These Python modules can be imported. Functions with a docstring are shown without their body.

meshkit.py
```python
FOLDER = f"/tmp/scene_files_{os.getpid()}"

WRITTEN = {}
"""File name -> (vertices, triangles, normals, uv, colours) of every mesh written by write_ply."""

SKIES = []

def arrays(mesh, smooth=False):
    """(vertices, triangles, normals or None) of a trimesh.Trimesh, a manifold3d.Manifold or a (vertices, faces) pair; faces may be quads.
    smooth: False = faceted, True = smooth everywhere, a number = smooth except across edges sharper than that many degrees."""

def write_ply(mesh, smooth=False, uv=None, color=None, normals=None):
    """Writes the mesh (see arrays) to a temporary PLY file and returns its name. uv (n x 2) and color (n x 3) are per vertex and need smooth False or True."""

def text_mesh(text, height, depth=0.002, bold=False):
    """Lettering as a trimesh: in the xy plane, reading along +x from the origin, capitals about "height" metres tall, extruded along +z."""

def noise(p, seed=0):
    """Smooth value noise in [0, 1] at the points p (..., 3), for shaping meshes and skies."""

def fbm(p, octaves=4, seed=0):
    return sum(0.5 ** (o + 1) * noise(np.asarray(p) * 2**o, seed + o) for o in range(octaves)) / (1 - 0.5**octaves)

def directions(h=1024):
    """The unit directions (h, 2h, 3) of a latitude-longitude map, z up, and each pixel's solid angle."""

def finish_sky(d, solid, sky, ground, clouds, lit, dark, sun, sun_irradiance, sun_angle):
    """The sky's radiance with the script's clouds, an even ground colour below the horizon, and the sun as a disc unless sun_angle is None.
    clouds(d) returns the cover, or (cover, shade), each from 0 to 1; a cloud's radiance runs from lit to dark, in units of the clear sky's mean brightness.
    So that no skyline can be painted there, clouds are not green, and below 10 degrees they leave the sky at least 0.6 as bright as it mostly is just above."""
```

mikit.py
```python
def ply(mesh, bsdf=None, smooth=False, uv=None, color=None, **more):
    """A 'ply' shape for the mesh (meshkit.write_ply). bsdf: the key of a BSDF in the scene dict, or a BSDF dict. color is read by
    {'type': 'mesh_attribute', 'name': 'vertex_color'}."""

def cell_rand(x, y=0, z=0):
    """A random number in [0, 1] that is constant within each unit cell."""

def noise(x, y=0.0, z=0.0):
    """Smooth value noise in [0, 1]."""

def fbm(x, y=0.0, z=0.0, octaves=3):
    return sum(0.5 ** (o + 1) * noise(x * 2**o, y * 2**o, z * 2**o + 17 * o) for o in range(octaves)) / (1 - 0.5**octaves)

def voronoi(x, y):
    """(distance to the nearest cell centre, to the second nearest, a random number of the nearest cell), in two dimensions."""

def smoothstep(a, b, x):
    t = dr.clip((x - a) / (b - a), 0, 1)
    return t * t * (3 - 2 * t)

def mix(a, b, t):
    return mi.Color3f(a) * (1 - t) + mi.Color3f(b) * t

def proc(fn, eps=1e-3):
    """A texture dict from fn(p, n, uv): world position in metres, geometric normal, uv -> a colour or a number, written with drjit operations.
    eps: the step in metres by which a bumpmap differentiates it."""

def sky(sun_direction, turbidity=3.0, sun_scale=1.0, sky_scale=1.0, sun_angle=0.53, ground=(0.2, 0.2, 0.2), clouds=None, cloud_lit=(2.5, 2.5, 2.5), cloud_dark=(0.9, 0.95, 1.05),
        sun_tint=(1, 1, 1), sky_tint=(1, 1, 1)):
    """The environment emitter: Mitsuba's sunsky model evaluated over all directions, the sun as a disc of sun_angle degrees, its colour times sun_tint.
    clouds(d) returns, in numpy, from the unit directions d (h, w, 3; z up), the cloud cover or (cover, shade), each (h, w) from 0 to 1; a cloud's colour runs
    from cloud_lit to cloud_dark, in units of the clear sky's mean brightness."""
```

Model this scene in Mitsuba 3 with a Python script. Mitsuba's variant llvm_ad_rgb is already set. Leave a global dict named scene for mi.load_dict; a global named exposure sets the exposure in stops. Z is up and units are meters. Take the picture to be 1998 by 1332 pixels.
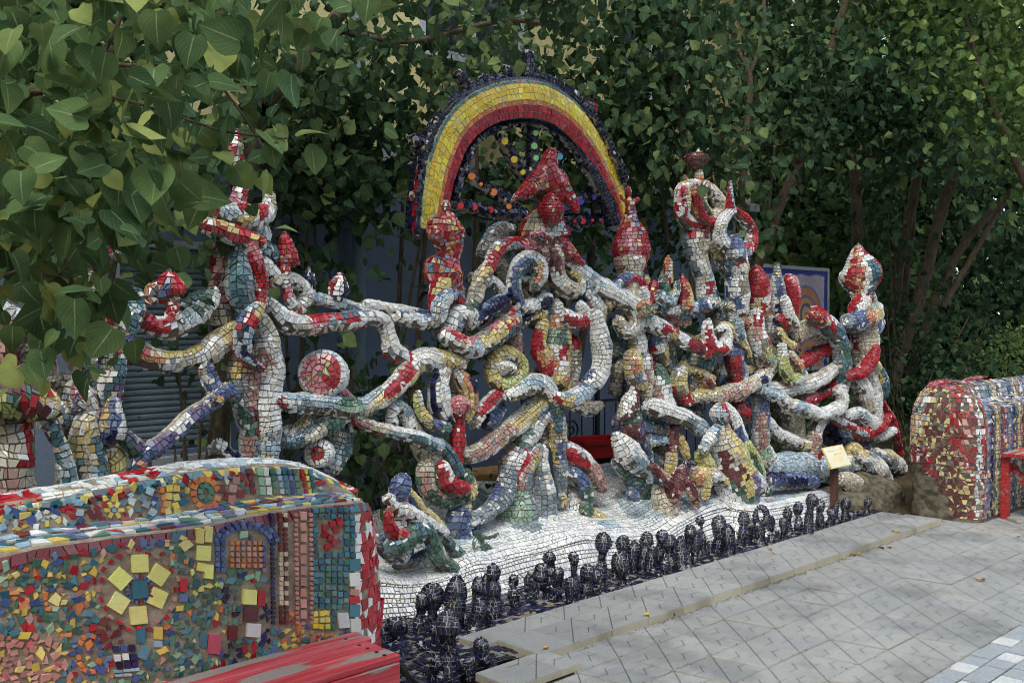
import math, random
import numpy as np, trimesh, drjit as dr, mitsuba as mi, mikit, meshkit
from mikit import noise, fbm, voronoi, cell_rand, smoothstep
from scipy.spatial import cKDTree
from shapely.geometry import Polygon, Point, box as sbox

T = mi.ScalarTransform4f
scene, labels = {}, {}
rng = np.random.default_rng(11)

# ---------------------------------------------------------------- camera, sky, exposure
# world: x along the kerb (to the right and away), y back into the sculpture, z up; origin on the step's front edge
CAM = np.array([-3.638, -3.287, 1.638])
FWD = np.array([0.69884, 0.71493, -0.02240])
RGT = np.array([0.71511, -0.69901, 0.0])
UPV = np.array([0.01566, 0.01602, 0.99975])
FPX = 1950.0                                    # focal length in pixels of the 1998 px wide photograph
FRONT = np.array([-0.70, -0.715, 0.0])          # towards the open courtyard
scene['camera'] = {'type': 'perspective', 'fov': math.degrees(2 * math.atan(999 / FPX)), 'fov_axis': 'x', 'near_clip': 0.05, 'far_clip': 400.0,
                   'to_world': T().look_at(origin=CAM.tolist(), target=(CAM + FWD).tolist(), up=[0, 0, 1])}
scene['sky'] = mikit.sky((-0.55, -0.35, 0.75), turbidity=3, sun_scale=0.34, sun_tint=(.84, .95, 1.12), sun_angle=24, clouds=lambda d: 1.0, cloud_lit=(2.15, 2.5, 2.95), ground=(0.12, 0.12, 0.11))
exposure = 2.6

# ---------------------------------------------------------------- helpers
def ray(x, y):
    return FWD + RGT * (x - 999) / FPX - UPV * (y - 666) / FPX

def at(x, y, Y):                                # the point of the upright plane y = Y seen at a pixel of the photograph
    d = ray(x, y); t = (Y - CAM[1]) / d[1]
    return CAM + d * t, t

def atz(x, y, Z=0.0):                           # the point of the level plane z = Z
    d = ray(x, y); t = (Z - CAM[2]) / d[2]
    return CAM + d * t, t

def atd(x, y, t):
    return CAM + ray(x, y) * t

def pix(P):
    P = np.asarray(P) - CAM
    t = P @ FWD
    return np.stack([999 + FPX * (P @ RGT) / t, 666 - FPX * (P @ UPV) / t, t], -1)

def lin(c):
    c = np.asarray(c, float) / 255.0
    return np.where(c <= 0.04045, c / 12.92, ((c + 0.055) / 1.055) ** 2.4)

def c3(c): return c if isinstance(c, mi.Color3f) else mi.Color3f(*[float(x) for x in c])
def mix(a, b, t): return c3(a) * (1 - t) + c3(b) * t

COUNT = {}
def numbered(key):
    n = COUNT.get(key, 0); COUNT[key] = n + 1
    return key if n == 0 else f'{key}_{n:03d}'

def tag(key, label=None, cat=None, group=None, kind=None):
    e = labels.setdefault(key, {})
    for k, v in (('label', label), ('category', cat), ('group', group), ('kind', kind)):
        if v: e[k] = v
    if 'category' in e: e.setdefault('kind', 'thing')
    return key

def put(key, mesh, bsdf, smooth=False, uv=None):
    key = numbered(key)
    scene[key] = mikit.ply(mesh, bsdf, smooth=smooth, uv=uv)
    return key

def norm(v):
    return v / np.maximum(np.linalg.norm(v, axis=-1, keepdims=True), 1e-12)

def catmull(p, step):
    """Control rows (any number of columns, xyz first) -> a smooth path sampled about every step metres."""
    p = np.asarray(p, float)
    if len(p) == 2: p = np.array([p[0], (p[0] + p[1]) / 2, p[1]])
    q = np.vstack([2 * p[0] - p[1], p, 2 * p[-1] - p[-2]])
    out = []
    for i in range(1, len(q) - 2):
        n = max(2, int(np.linalg.norm(q[i + 1, :3] - q[i, :3]) / step))
        t = (np.arange(n) / n)[:, None]
        a, b, c, d = q[i - 1], q[i], q[i + 1], q[i + 2]
        out.append(0.5 * (2 * b + (c - a) * t + (2 * a - 5 * b + 4 * c - d) * t ** 2 + (3 * b - a - 3 * c + d) * t ** 3))
    out.append(p[-1:])
    return np.vstack(out)

def quads(na, nb, wrap=False):
    i, j = np.meshgrid(np.arange(na - 1), np.arange(nb - (0 if wrap else 1)), indexing='ij')
    k = (j + 1) % nb if wrap else j + 1
    q = np.stack([i * nb + j, i * nb + k, (i + 1) * nb + k, (i + 1) * nb + j], -1).reshape(-1, 4)
    return np.vstack([q[:, [0, 1, 2]], q[:, [0, 2, 3]]])

def boxm(x0, x1, y0, y1, z0, z1, cham=0.0):
    if cham:
        v = []
        for s in range(3):
            for a in (0, 1):
                for b in (0, 1):
                    for c in (0, 1):
                        lo, hi = np.array([x0, y0, z0]), np.array([x1, y1, z1])
                        k = np.array([a, b, c]); p = np.where(k, hi, lo); e = np.where(k, -cham, cham); e[s] = 0
                        v.append(p + e)
        return trimesh.convex.convex_hull(np.array(v))
    m = trimesh.creation.box((x1 - x0, y1 - y0, z1 - z0)); m.apply_translation(((x0 + x1) / 2, (y0 + y1) / 2, (z0 + z1) / 2)); return m

def tubem(pts, rad, sides=8, rough=0.0, seed=0, cap=True):
    """A plain round limb (branch, pipe, bar) as one closed mesh."""
    p = np.asarray(pts, float); r = np.broadcast_to(np.asarray(rad, float), (len(p),))
    t = norm(np.gradient(p, axis=0))
    ref = np.where(np.abs(t[:, 2:]) < 0.9, [[0, 0, 1.0]], [[1.0, 0, 0]])
    a = norm(np.cross(t, ref)); b = np.cross(t, a)
    th = np.arange(sides) * 2 * np.pi / sides
    v = p[:, None] + r[:, None, None] * (np.cos(th)[None, :, None] * a[:, None] + np.sin(th)[None, :, None] * b[:, None])
    if rough: v = v + (r * rough)[:, None, None] * (meshkit.fbm(v * 14, 3, seed)[..., None] - .5) * norm(v - p[:, None]) * 2
    v = v.reshape(-1, 3); f = quads(len(p), sides, True)
    if cap:
        n = len(v); v = np.vstack([v, p[0], p[-1]]); i = np.arange(sides); j = (i + 1) % sides
        f = np.vstack([f, np.stack([i * 0 + n, j, i], 1), np.stack([i * 0 + n + 1, i + (len(p) - 1) * sides, j + (len(p) - 1) * sides], 1)])
    return trimesh.Trimesh(v, f, process=False)

def cat(ms):
    v, f, o = [], [], 0
    for m in ms:
        v.append(np.asarray(m.vertices)); f.append(np.asarray(m.faces) + o); o += len(v[-1])
    return trimesh.Trimesh(np.vstack(v), np.vstack(f), process=False)

# ---------------------------------------------------------------- materials
def rgb(c): return {'type': 'rgb', 'value': [float(x) for x in c]}

def tile_color(p, n, uv):                       # a tile's own colour travels in its uv: u = 255 r + g, v = b
    r = dr.floor(uv.x); g = uv.x - r
    c = mi.Color3f(r / 255.0, g, uv.y)
    dirt = 0.80 + 0.28 * fbm(p.x * 9, p.y * 9, p.z * 9, 3) 
    fine = 0.93 + 0.14 * noise(p.x * 160, p.y * 160, p.z * 160)
    return c * dirt * fine
def tile_rough(p, n, uv): return 0.10 + 0.34 * fbm(p.x * 21, p.y * 21, p.z * 21, 2)
scene['glaze'] = {'type': 'twosided', 'bsdf': {'type': 'principled', 'base_color': mikit.proc(tile_color), 'roughness': mikit.proc(tile_rough), 'specular': 0.6, 'clearcoat': 0.6, 'clearcoat_gloss': 0.93}}

def grout_fn(a, b):
    a, b = lin(a), lin(b)
    def fn(p, n, uv):
        t = fbm(p.x * 24, p.y * 24, p.z * 24, 3); s = noise(p.x * 240, p.y * 240, p.z * 240)
        return mix(a, b, smoothstep(0.25, 0.75, t)) * (0.78 + 0.44 * s)
    return fn
def stony(name, a, b, h=0.0022, k=140.0, rough=0.9):
    def bump(p, n, uv): return fbm(p.x * k, p.y * k, p.z * k, 3)
    scene[name] = {'type': 'twosided', 'bsdf': {'type': 'bumpmap', 'arbitrary': mikit.proc(bump, eps=2e-3), 'scale': h, 'bsdf': {'type': 'principled', 'base_color': mikit.proc(grout_fn(a, b)), 'roughness': rough, 'specular': 0.25}}}
stony('grout', (98, 90, 80), (130, 121, 108)); stony('grout_pale', (150, 150, 148), (178, 176, 172))
stony('grout_light', (158, 150, 134), (186, 178, 160))
stony('cement', (126, 112, 96), (158, 144, 126), 0.004, 90.0)
stony('rock', (74, 70, 58), (122, 114, 98), 0.02, 12.0)
# ---------------------------------------------------------------- mosaic tiles: every tile is a small slab of its own, laid on a cement core
PAL = {
 'W': [(230,231,228),(238,236,230),(214,219,222),(242,241,238),(222,216,204),(232,230,222)],
 'C': [(214,200,166),(200,180,150),(226,216,192),(206,196,178),(190,176,150)],
 'R': [(176,20,42),(190,28,46),(150,14,32),(198,46,56),(166,24,38)],
 'r': [(176,20,42),(190,28,46),(150,14,32),(200,60,70),(206,110,110),(186,120,100),(214,170,160),(170,30,40),(176,24,44),(120,140,170),(222,190,110)],
 'P': [(222,108,128),(206,88,108),(232,158,162),(214,130,140)],
 'Y': [(224,198,96),(230,206,118),(214,188,88),(228,212,146),(206,180,84)],
 'y': [(246,212,62),(248,218,80),(240,202,52),(244,224,110)],
 'O': [(220,134,72),(228,152,98),(206,118,64)],
 'G': [(66,112,94),(88,130,110),(54,98,86),(104,140,120),(120,150,132)],
 'T': [(52,106,124),(74,132,146),(44,92,110),(96,146,160)],
 'L': [(158,186,202),(134,168,192),(186,206,216),(174,196,206),(196,208,212)],
 'B': [(68,92,150),(88,116,170),(58,76,134),(112,136,176)],
 'N': [(26,28,74),(20,22,56),(36,42,98),(18,18,44)],
 'K': [(152,190,156),(176,202,172),(136,176,150)],
 'V': [(112,92,140),(142,122,166),(92,74,124)],
 'M': [(110,42,48),(94,32,42),(126,58,52),(134,48,56)],
 'S': [(196,142,126),(180,122,106),(206,160,146),(170,130,120)],
 'E': [(122,142,156),(142,152,158),(104,124,140),(160,168,170)],
 'H': [(200,206,92),(180,196,80),(214,216,130)],
 'A': [(120,116,104),(140,134,120),(104,100,92)],
}
PAL['D'] = [(16,17,36),(20,23,52),(26,30,70),(20,21,36),(38,44,92),(50,56,88)]
PAL['w'] = [(226,230,234),(218,224,230),(234,236,236),(200,208,214),(226,224,216),(206,204,198)]
PAL['q'] = [(246,230,132),(240,222,122),(248,236,154)]
PAL['e'] = [(150,140,120),(168,160,140),(132,126,110)]
PAL['Z'] = PAL['W'][:3] + PAL['Y'][:2] + PAL['R'][:2] + PAL['L'][:2] + PAL['G'][:2] + PAL['B'][:1] + PAL['S'][:2]
PALL = {k: lin(v) for k, v in PAL.items()}
PALV = dict(PALL)
PALL = {k: v + (v.mean(1, keepdims=True) - v) * (0 if k == 'y' else .10 if k in 'RrN' else .30) for k, v in PALL.items()}

CTX = {}
def pick(letters):
    PALL = PALV if CTX.get('vivid') else globals()['PALL']
    letters = np.asarray(letters)
    out = np.empty((len(letters), 3))
    for k in np.unique(letters):
        m = letters == k
        c = PALL[k][rng.integers(0, len(PALL[k]), m.sum())]; c = c * .72 + PALL[k][0] * .28 if k not in 'Zr' else c
        out[m] = c * rng.uniform(0.82, 1.12, (m.sum(), 1)) * rng.uniform(0.97, 1.03, (m.sum(), 3))
    return np.clip(out, 0.004, 0.84)

TILES = {}                                      # thing -> list of (corners (n,4,3), normals (n,3), colours (n,3), height)

def add_tiles(thing, C, N, col, h=0.005, gap=0.004, tilt=0.05):
    """C (n,4,3): corners on the surface; a triangle repeats its last corner."""
    if len(C) == 0: return
    c = C.mean(1, keepdims=True)
    d = C - c; L = np.linalg.norm(d, axis=2, keepdims=True)
    C = c + d * np.maximum(0.35, 1 - gap * 0.72 / np.maximum(L, 1e-6))
    N = norm(N + rng.normal(0, tilt, N.shape))
    hh = h * rng.uniform(0.7, 1.25, (len(C), 1, 1))
    top = C - ((C - c) * N[:, None]).sum(2, keepdims=True) * N[:, None] + N[:, None] * hh
    bot = C - N[:, None] * 0.013
    TILES.setdefault(thing, []).append((top, bot, N, col))

QF = np.array([[0,1,2],[0,2,3],[4,1,0],[4,5,1],[5,2,1],[5,6,2],[6,3,2],[6,7,3],[7,0,3],[7,4,0]])

def tile_mesh(top, bot, col):
    n = len(top)
    v = np.concatenate([top, bot], 1).reshape(-1, 3)
    f = (QF[None] + (np.arange(n) * 8)[:, None, None]).reshape(-1, 3)
    r = np.clip(np.round(col[:, 0] * 255), 0, 255)
    uv = np.stack([r + np.clip(col[:, 1], 0, 0.995), col[:, 2]], 1)
    tri = v[f]
    keep = np.linalg.norm(np.cross(tri[:, 1] - tri[:, 0], tri[:, 2] - tri[:, 0]), axis=1) > 1e-10
    return (v, f[keep]), np.repeat(uv, 8, axis=0)

def orient(top, bot, N):
    """Corner order counter-clockwise seen from outside."""
    a = np.cross(top[:, 1] - top[:, 0], top[:, 2] - top[:, 0]) + np.cross(top[:, 2] - top[:, 0], top[:, 3] - top[:, 0])
    s = (a * N).sum(1) < 0
    top[s] = top[s][:, ::-1]; bot[s] = bot[s][:, ::-1]
    return top, bot

def finish_tiles(most=300, least=7.5, name='tile'):
    """The tiles that show largest become parts of their own; the rest of a thing's tiles are one part."""
    for thing, lots in TILES.items():
        top = np.concatenate([l[0] for l in lots]); bot = np.concatenate([l[1] for l in lots])
        N = np.concatenate([l[2] for l in lots]); col = np.concatenate([l[3] for l in lots])
        top, bot = orient(top, bot, N)
        s = pix(top); a = s[..., :2]
        area = 0.5 * np.abs(sum(a[:, i, 0] * a[:, (i + 1) % 4, 1] - a[:, (i + 1) % 4, 0] * a[:, i, 1] for i in range(4)))
        cen = top.mean(1); face = (N * norm(CAM - cen)).sum(1)
        ok = (face > 0.2) & (s[:, 0, 0] > -5) & (s[:, 0, 0] < 2003) & (s[:, 0, 1] > 0) & (s[:, 0, 1] < 1337)
        order = np.argsort(-np.where(ok, area, 0))
        single = [i for i in order[:most] if ok[i] and area[i] > least ** 2]
        for i in single:
            m, uv = tile_mesh(top[i:i + 1], bot[i:i + 1], col[i:i + 1])
            put(f'{thing}__{name}', m, 'glaze', uv=uv)
        rest = np.setdiff1d(np.arange(len(top)), single)
        if len(rest):
            m, uv = tile_mesh(top[rest], bot[rest], col[rest])
            tag(put(f'{thing}__mosaic_tiles', m, 'glaze', uv=uv), kind='stuff')

def grid_tiles(thing, P, N, colour, p=0.034, rows='a', wrap=False, h=0.005, gap=0.004, tri=0.12, cut=0.12, wave=0.25, brange=(0, 1), arange=(0, 1), squash=1.0, skip=0.0, under=0.0):
    """Lay tiles in rows over a surface grid P, N (na, nb, 3). rows='a': each row at one a, running along b; rows='b': each row runs along a. colour(a, b) -> letters."""
    if rows == 'b': P, N = P.transpose(1, 0, 2), N.transpose(1, 0, 2); brange, arange = arange, brange
    na, nb = P.shape[:2]
    la = np.r_[0, np.cumsum(np.linalg.norm(np.diff(P, axis=0), axis=2).mean(1))]         # mean length along a
    lb = np.linalg.norm(np.diff(P, axis=1), axis=2).sum(1)                              # length along b for each a
    La = la[-1]; cuts = [arange[0] * La]
    while cuts[-1] < arange[1] * La - 0.4 * p: cuts.append(cuts[-1] + p * squash * rng.uniform(0.8, 1.25))
    cuts = np.array(cuts); cuts = arange[0] * La + (cuts - cuts[0]) * ((arange[1] - arange[0]) * La / max(cuts[-1] - cuts[0], 1e-9))
    def ai(m): return np.interp(m, la, np.arange(na))
    ph = rng.uniform(0, 6.28, (len(cuts), 2)); amp = wave * p * 0.5 * rng.uniform(0.3, 1, len(cuts)); amp[0] = amp[-1] = 0
    quadsA, quadsB = [], []
    for j in range(len(cuts) - 1):
        m = (cuts[j] + cuts[j + 1]) / 2
        w = np.interp(ai(m), np.arange(na), lb) * (brange[1] - brange[0])
        n = max(1 if not wrap else 3, int(round(w / (p * rng.uniform(0.9, 1.15)))))
        e = np.linspace(0, 1, n + 1); 
        if n > 1: e[1:-1] += rng.uniform(-.24, .24, n - 1) / n
        sl = np.r_[0, rng.uniform(-.2, .2, n - 1) / n, 0] if n > 1 else np.zeros(2)
        b0, b1 = brange[0] + (brange[1] - brange[0]) * (e + sl), brange[0] + (brange[1] - brange[0]) * (e - sl)
        def edge(b, i): return cuts[i] + amp[i] * (np.sin(b * 19 + ph[i, 0]) + .5 * np.sin(b * 43 + ph[i, 1]))
        A = np.stack([edge(b0[:-1], j), edge(b0[1:], j), edge(b1[1:], j + 1), edge(b1[:-1], j + 1)], 1)
        B = np.stack([b0[:-1], b0[1:], b1[1:], b1[:-1]], 1)
        quadsA.append(A); quadsB.append(B)
    A, B = np.vstack(quadsA), np.vstack(quadsB)
    # break some tiles in two, straight or on the diagonal
    u = rng.random(len(A)); t3, t2 = u < tri, (u >= tri) & (u < tri + cut)
    oA, oB = [A[~(t3 | t2)]], [B[~(t3 | t2)]]
    if t3.any():
        k = rng.random(t3.sum()) < .5
        for X, o in ((A[t3], oA), (B[t3], oB)):
            X = np.where(k[:, None], X, np.roll(X, 1, 1))
            o += [X[:, [0, 1, 2, 2]], X[:, [0, 2, 3, 3]]]
    if t2.any():
        s = rng.uniform(.3, .7, (t2.sum(), 2)); k = rng.random(t2.sum()) < .5
        for X, o in ((A[t2], oA), (B[t2], oB)):
            X = np.where(k[:, None], X, np.roll(X, 1, 1))
            q, r = X[:, 0] + (X[:, 1] - X[:, 0]) * s[:, 0], X[:, 3] + (X[:, 2] - X[:, 3]) * s[:, 1]
            o += [np.stack([X[:, 0], q, r, X[:, 3]], 1), np.stack([q, X[:, 1], X[:, 2], r], 1)]
    A, B = np.vstack(oA), np.vstack(oB)
    if skip:
        k = rng.random(len(A)) > skip; A, B = A[k], B[k]
    fa, fb = np.clip(ai(A), 0, na - 1 - 1e-6), np.clip(B, 0, 1 - 1e-9) * (nb - 1)
    i, j = fa.astype(int), fb.astype(int); s, t = (fa - i)[..., None], (fb - j)[..., None]
    ev = lambda G: (G[i, j] * (1 - s) + G[i + 1, j] * s) * (1 - t) + (G[i, j + 1] * (1 - s) + G[i + 1, j + 1] * s) * t
    C, NN = ev(P), norm(ev(N).mean(1))
    am, bm = A.mean(1) / La, B.mean(1)
    letters = colour(bm, am) if rows == 'b' else colour(am, bm)
    big = np.linalg.norm(C - C.mean(1, keepdims=True), axis=2).max(1) > 0.004
    if under: big &= ~((NN[:, 2] < -.5) & (rng.random(len(NN)) < under))
    add_tiles(thing, C[big], NN[big], pick(np.asarray(letters)[big]), h, gap)

def spec_colour(spec, th0=-95.0, th1=95.0, free=0.07):
    """'WWB/3 RRR W': one group of letters per stretch of the limb (optional /length), its letters laid side by side across the side that shows."""
    seg = [s.split('/') for s in spec.split()]
    wt = np.array([float(s[1]) if len(s) > 1 else 1.0 for s in seg]); ed = np.r_[0, np.cumsum(wt)] / wt.sum()
    def colour(a, b):                            # b: 0..1 over -180..180 degrees
        a = a + rng.normal(0, .012, len(a)); th = (b - .5) * 360 + rng.normal(0, 5, len(b))
        k = np.clip(np.searchsorted(ed, a) - 1, 0, len(seg) - 1)
        out = np.empty(len(a), '<U1')
        for q, s in enumerate(seg):
            m = k == q
            if not m.any(): continue
            L = np.array(list(s[0])); x = np.clip(((th[m] - th0) / (th1 - th0) * len(L)).astype(int), 0, len(L) - 1)
            out[m] = L[x]
        odd = rng.random(len(a)) < np.where(np.isin(out, list('RrPNMyD')), .02, free)
        out[odd] = np.array(list('WCCWWE'))[rng.integers(0, 6, odd.sum())]
        under = (np.abs(th) > 92) & (rng.random(len(a)) < .6); out[under] = np.array(list('CCAW'))[rng.integers(0, 4, under.sum())]
        return out
    return colour

def limb_grid(path, fl=1.0, caps=(1, 1), nb=25):
    """path (n, 4): centre and radius -> surface grid P, N with rounded ends; b runs round the limb, the middle of its range faces the courtyard."""
    c, r = path[:, :3], np.maximum(path[:, 3], 0.004)
    t = norm(np.gradient(c, axis=0))
    k = np.sqrt(np.clip(1 - np.linspace(1, 0, 5)[:-1] ** 2, 0.015, 1))
    if caps[0]:
        o = -np.linspace(1, 0, 5)[:-1] * r[0] * caps[0]
        c = np.vstack([c[0] + o[:, None] * t[0], c]); r = np.r_[r[0] * k, r]; t = np.vstack([np.repeat(t[:1], 4, 0), t])
    if caps[1]:
        o = np.linspace(0, 1, 5)[1:] * r[-1] * caps[1]
        c = np.vstack([c, c[-1] + o[:, None] * t[-1]]); r = np.r_[r, r[-1] * k[::-1]]; t = np.vstack([t, np.repeat(t[-1:], 4, 0)])
    F = FRONT - (t @ FRONT)[:, None] * t; l = np.linalg.norm(F, axis=1)
    if (l < .15).any(): F = F + (.15 - np.minimum(l, .15))[:, None] * np.array([0, 0, 1.0])
    F = F - (F * t).sum(1, keepdims=True) * t; F = norm(F); B = np.cross(t, F)
    th = np.linspace(-np.pi, np.pi, nb); co, si = np.cos(th)[None, :, None], np.sin(th)[None, :, None]
    P = c[:, None] + r[:, None, None] * (co * F[:, None] * fl + si * B[:, None])
    ds = np.r_[1e-9, np.linalg.norm(np.diff(c, axis=0), axis=1)].cumsum()
    slope = np.clip(np.gradient(r, ds + np.arange(len(ds)) * 1e-7), -3, 3)
    N = norm(co * F[:, None] / fl + si * B[:, None] - slope[:, None, None] * t[:, None])
    return P, N

def core_from(P, rough=0.003, k=22.0, inset=0.007, N=None):
    V = P[:, :-1].copy()
    if N is not None: V -= N[:, :-1] * np.minimum(inset, .3 * np.linalg.norm(V - V.mean(1, keepdims=True), axis=2, keepdims=True))
    V = V + ((meshkit.fbm(V * k, 3, 5)[..., None] - .5) * 2 * rough) * (norm(V - V.mean(1, keepdims=True)))
    na, nb = V.shape[:2]; v = V.reshape(-1, 3); f = quads(na, nb, True)
    n = len(v); v = np.vstack([v, V[0].mean(0), V[-1].mean(0)]); i = np.arange(nb); j = (i + 1) % nb
    f = np.vstack([f, np.stack([i * 0 + n, j, i], 1), np.stack([i * 0 + n + 1, i + (na - 1) * nb, j + (na - 1) * nb], 1)])
    m = trimesh.Trimesh(v, f, process=False)
    return m

# the sculpture's main plane, as y over the photograph's width: it comes forward to the right
def plane_y(px): return float(np.interp(px, [0, 500, 800, 1030, 1250, 1450, 1700], [1.22, 1.30, 1.42, 1.5, 1.3, 1.12, 0.98]))

def ctx(thing=None, crop=None, dy=0.0, p=None, seed=None):
    if thing: CTX['thing'] = thing
    if crop: CTX['o'] = crop[:2]; CTX['s'] = crop[2]
    CTX['dy'] = dy; CTX['p'] = p or 0.034

def pts3(s, dy):
    """'x,y,r[,dy] ...' in the pixels of the current crop -> rows (X, Y, Z, radius) in metres."""
    out = []
    for w in s.split():
        q = [float(v) for v in w.split(',')]
        x, y = CTX['o'][0] + q[0] / CTX['s'], CTX['o'][1] + q[1] / CTX['s']
        P, t = at(x, y, plane_y(x) + dy + CTX['dy'] + (q[3] if len(q) > 3 else 0))
        out.append([*P, q[2] / CTX['s'] * t / FPX])
    return np.array(out)

def lump(P, N, amp, k=8.0):
    """Hand-built unevenness: swell the surface in and out, then take its normals again."""
    q = P + LIMBS[0] * 1.7
    d = (meshkit.fbm(q * k, 2, 21) - .5) * 2.6 + (meshkit.fbm(q * k * 2.8, 2, 22) - .5) * 1.3
    d[:, -1] = d[:, 0]
    P2 = P + N * (d * amp)[..., None]
    n2 = np.cross(np.gradient(P2, axis=0), np.gradient(P2, axis=1)); n2 = norm(n2) * np.sign((n2 * N).sum(2, keepdims=True) + 1e-12)
    return P2, norm(n2 + .35 * N)

LIMBS = [0]
def limb(part, spec, s, dy=0.0, p=None, fl=1.0, rows='a', caps=(1, 1), thing=None, tri=0.26, cut=.24, core='grout', h=0.005, gap=0.006, back=0.36, colour=None):
    """One tiled limb: its cement core is a part, its tiles go to the thing's tiles."""
    LIMBS[0] += 1; thing = thing or CTX['thing']; p = (p or CTX['p']) * .86
    if part in ('limb', 'serpent', 'trunk', 'branch', 'stem', 'column', 'skirt', 'base', 'arm', 'body') and not ('red' in thing or 'seated' in thing or 'crouching' in thing):
        spec = ' '.join(''.join(c if c in 'WCEA/0123456789' or rng.random() > .24 else 'WCWEe'[rng.integers(0, 5)] for c in w) for w in spec.split())
    path = catmull(pts3(s, dy), 0.016); path[:, 3] *= .93
    path[:, :3] += (meshkit.fbm(path[:, :3] * 6 + LIMBS[0], 2, 3)[:, None] - .5) * 0.02
    P, N = limb_grid(path, fl, caps)
    P, N = lump(P, N, np.minimum(.019, .26 * path[:, 3].mean()))
    lo, hi = .5 - back, .5 + back
    grid_tiles(thing, P, N, colour or spec_colour(spec), p=p, rows=rows, wrap=False, brange=(lo, hi), tri=tri, cut=cut, h=h, gap=gap, under=.7)
    return put(f'{thing}__{part}', core_from(P, N=N), core, smooth=True)

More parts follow.
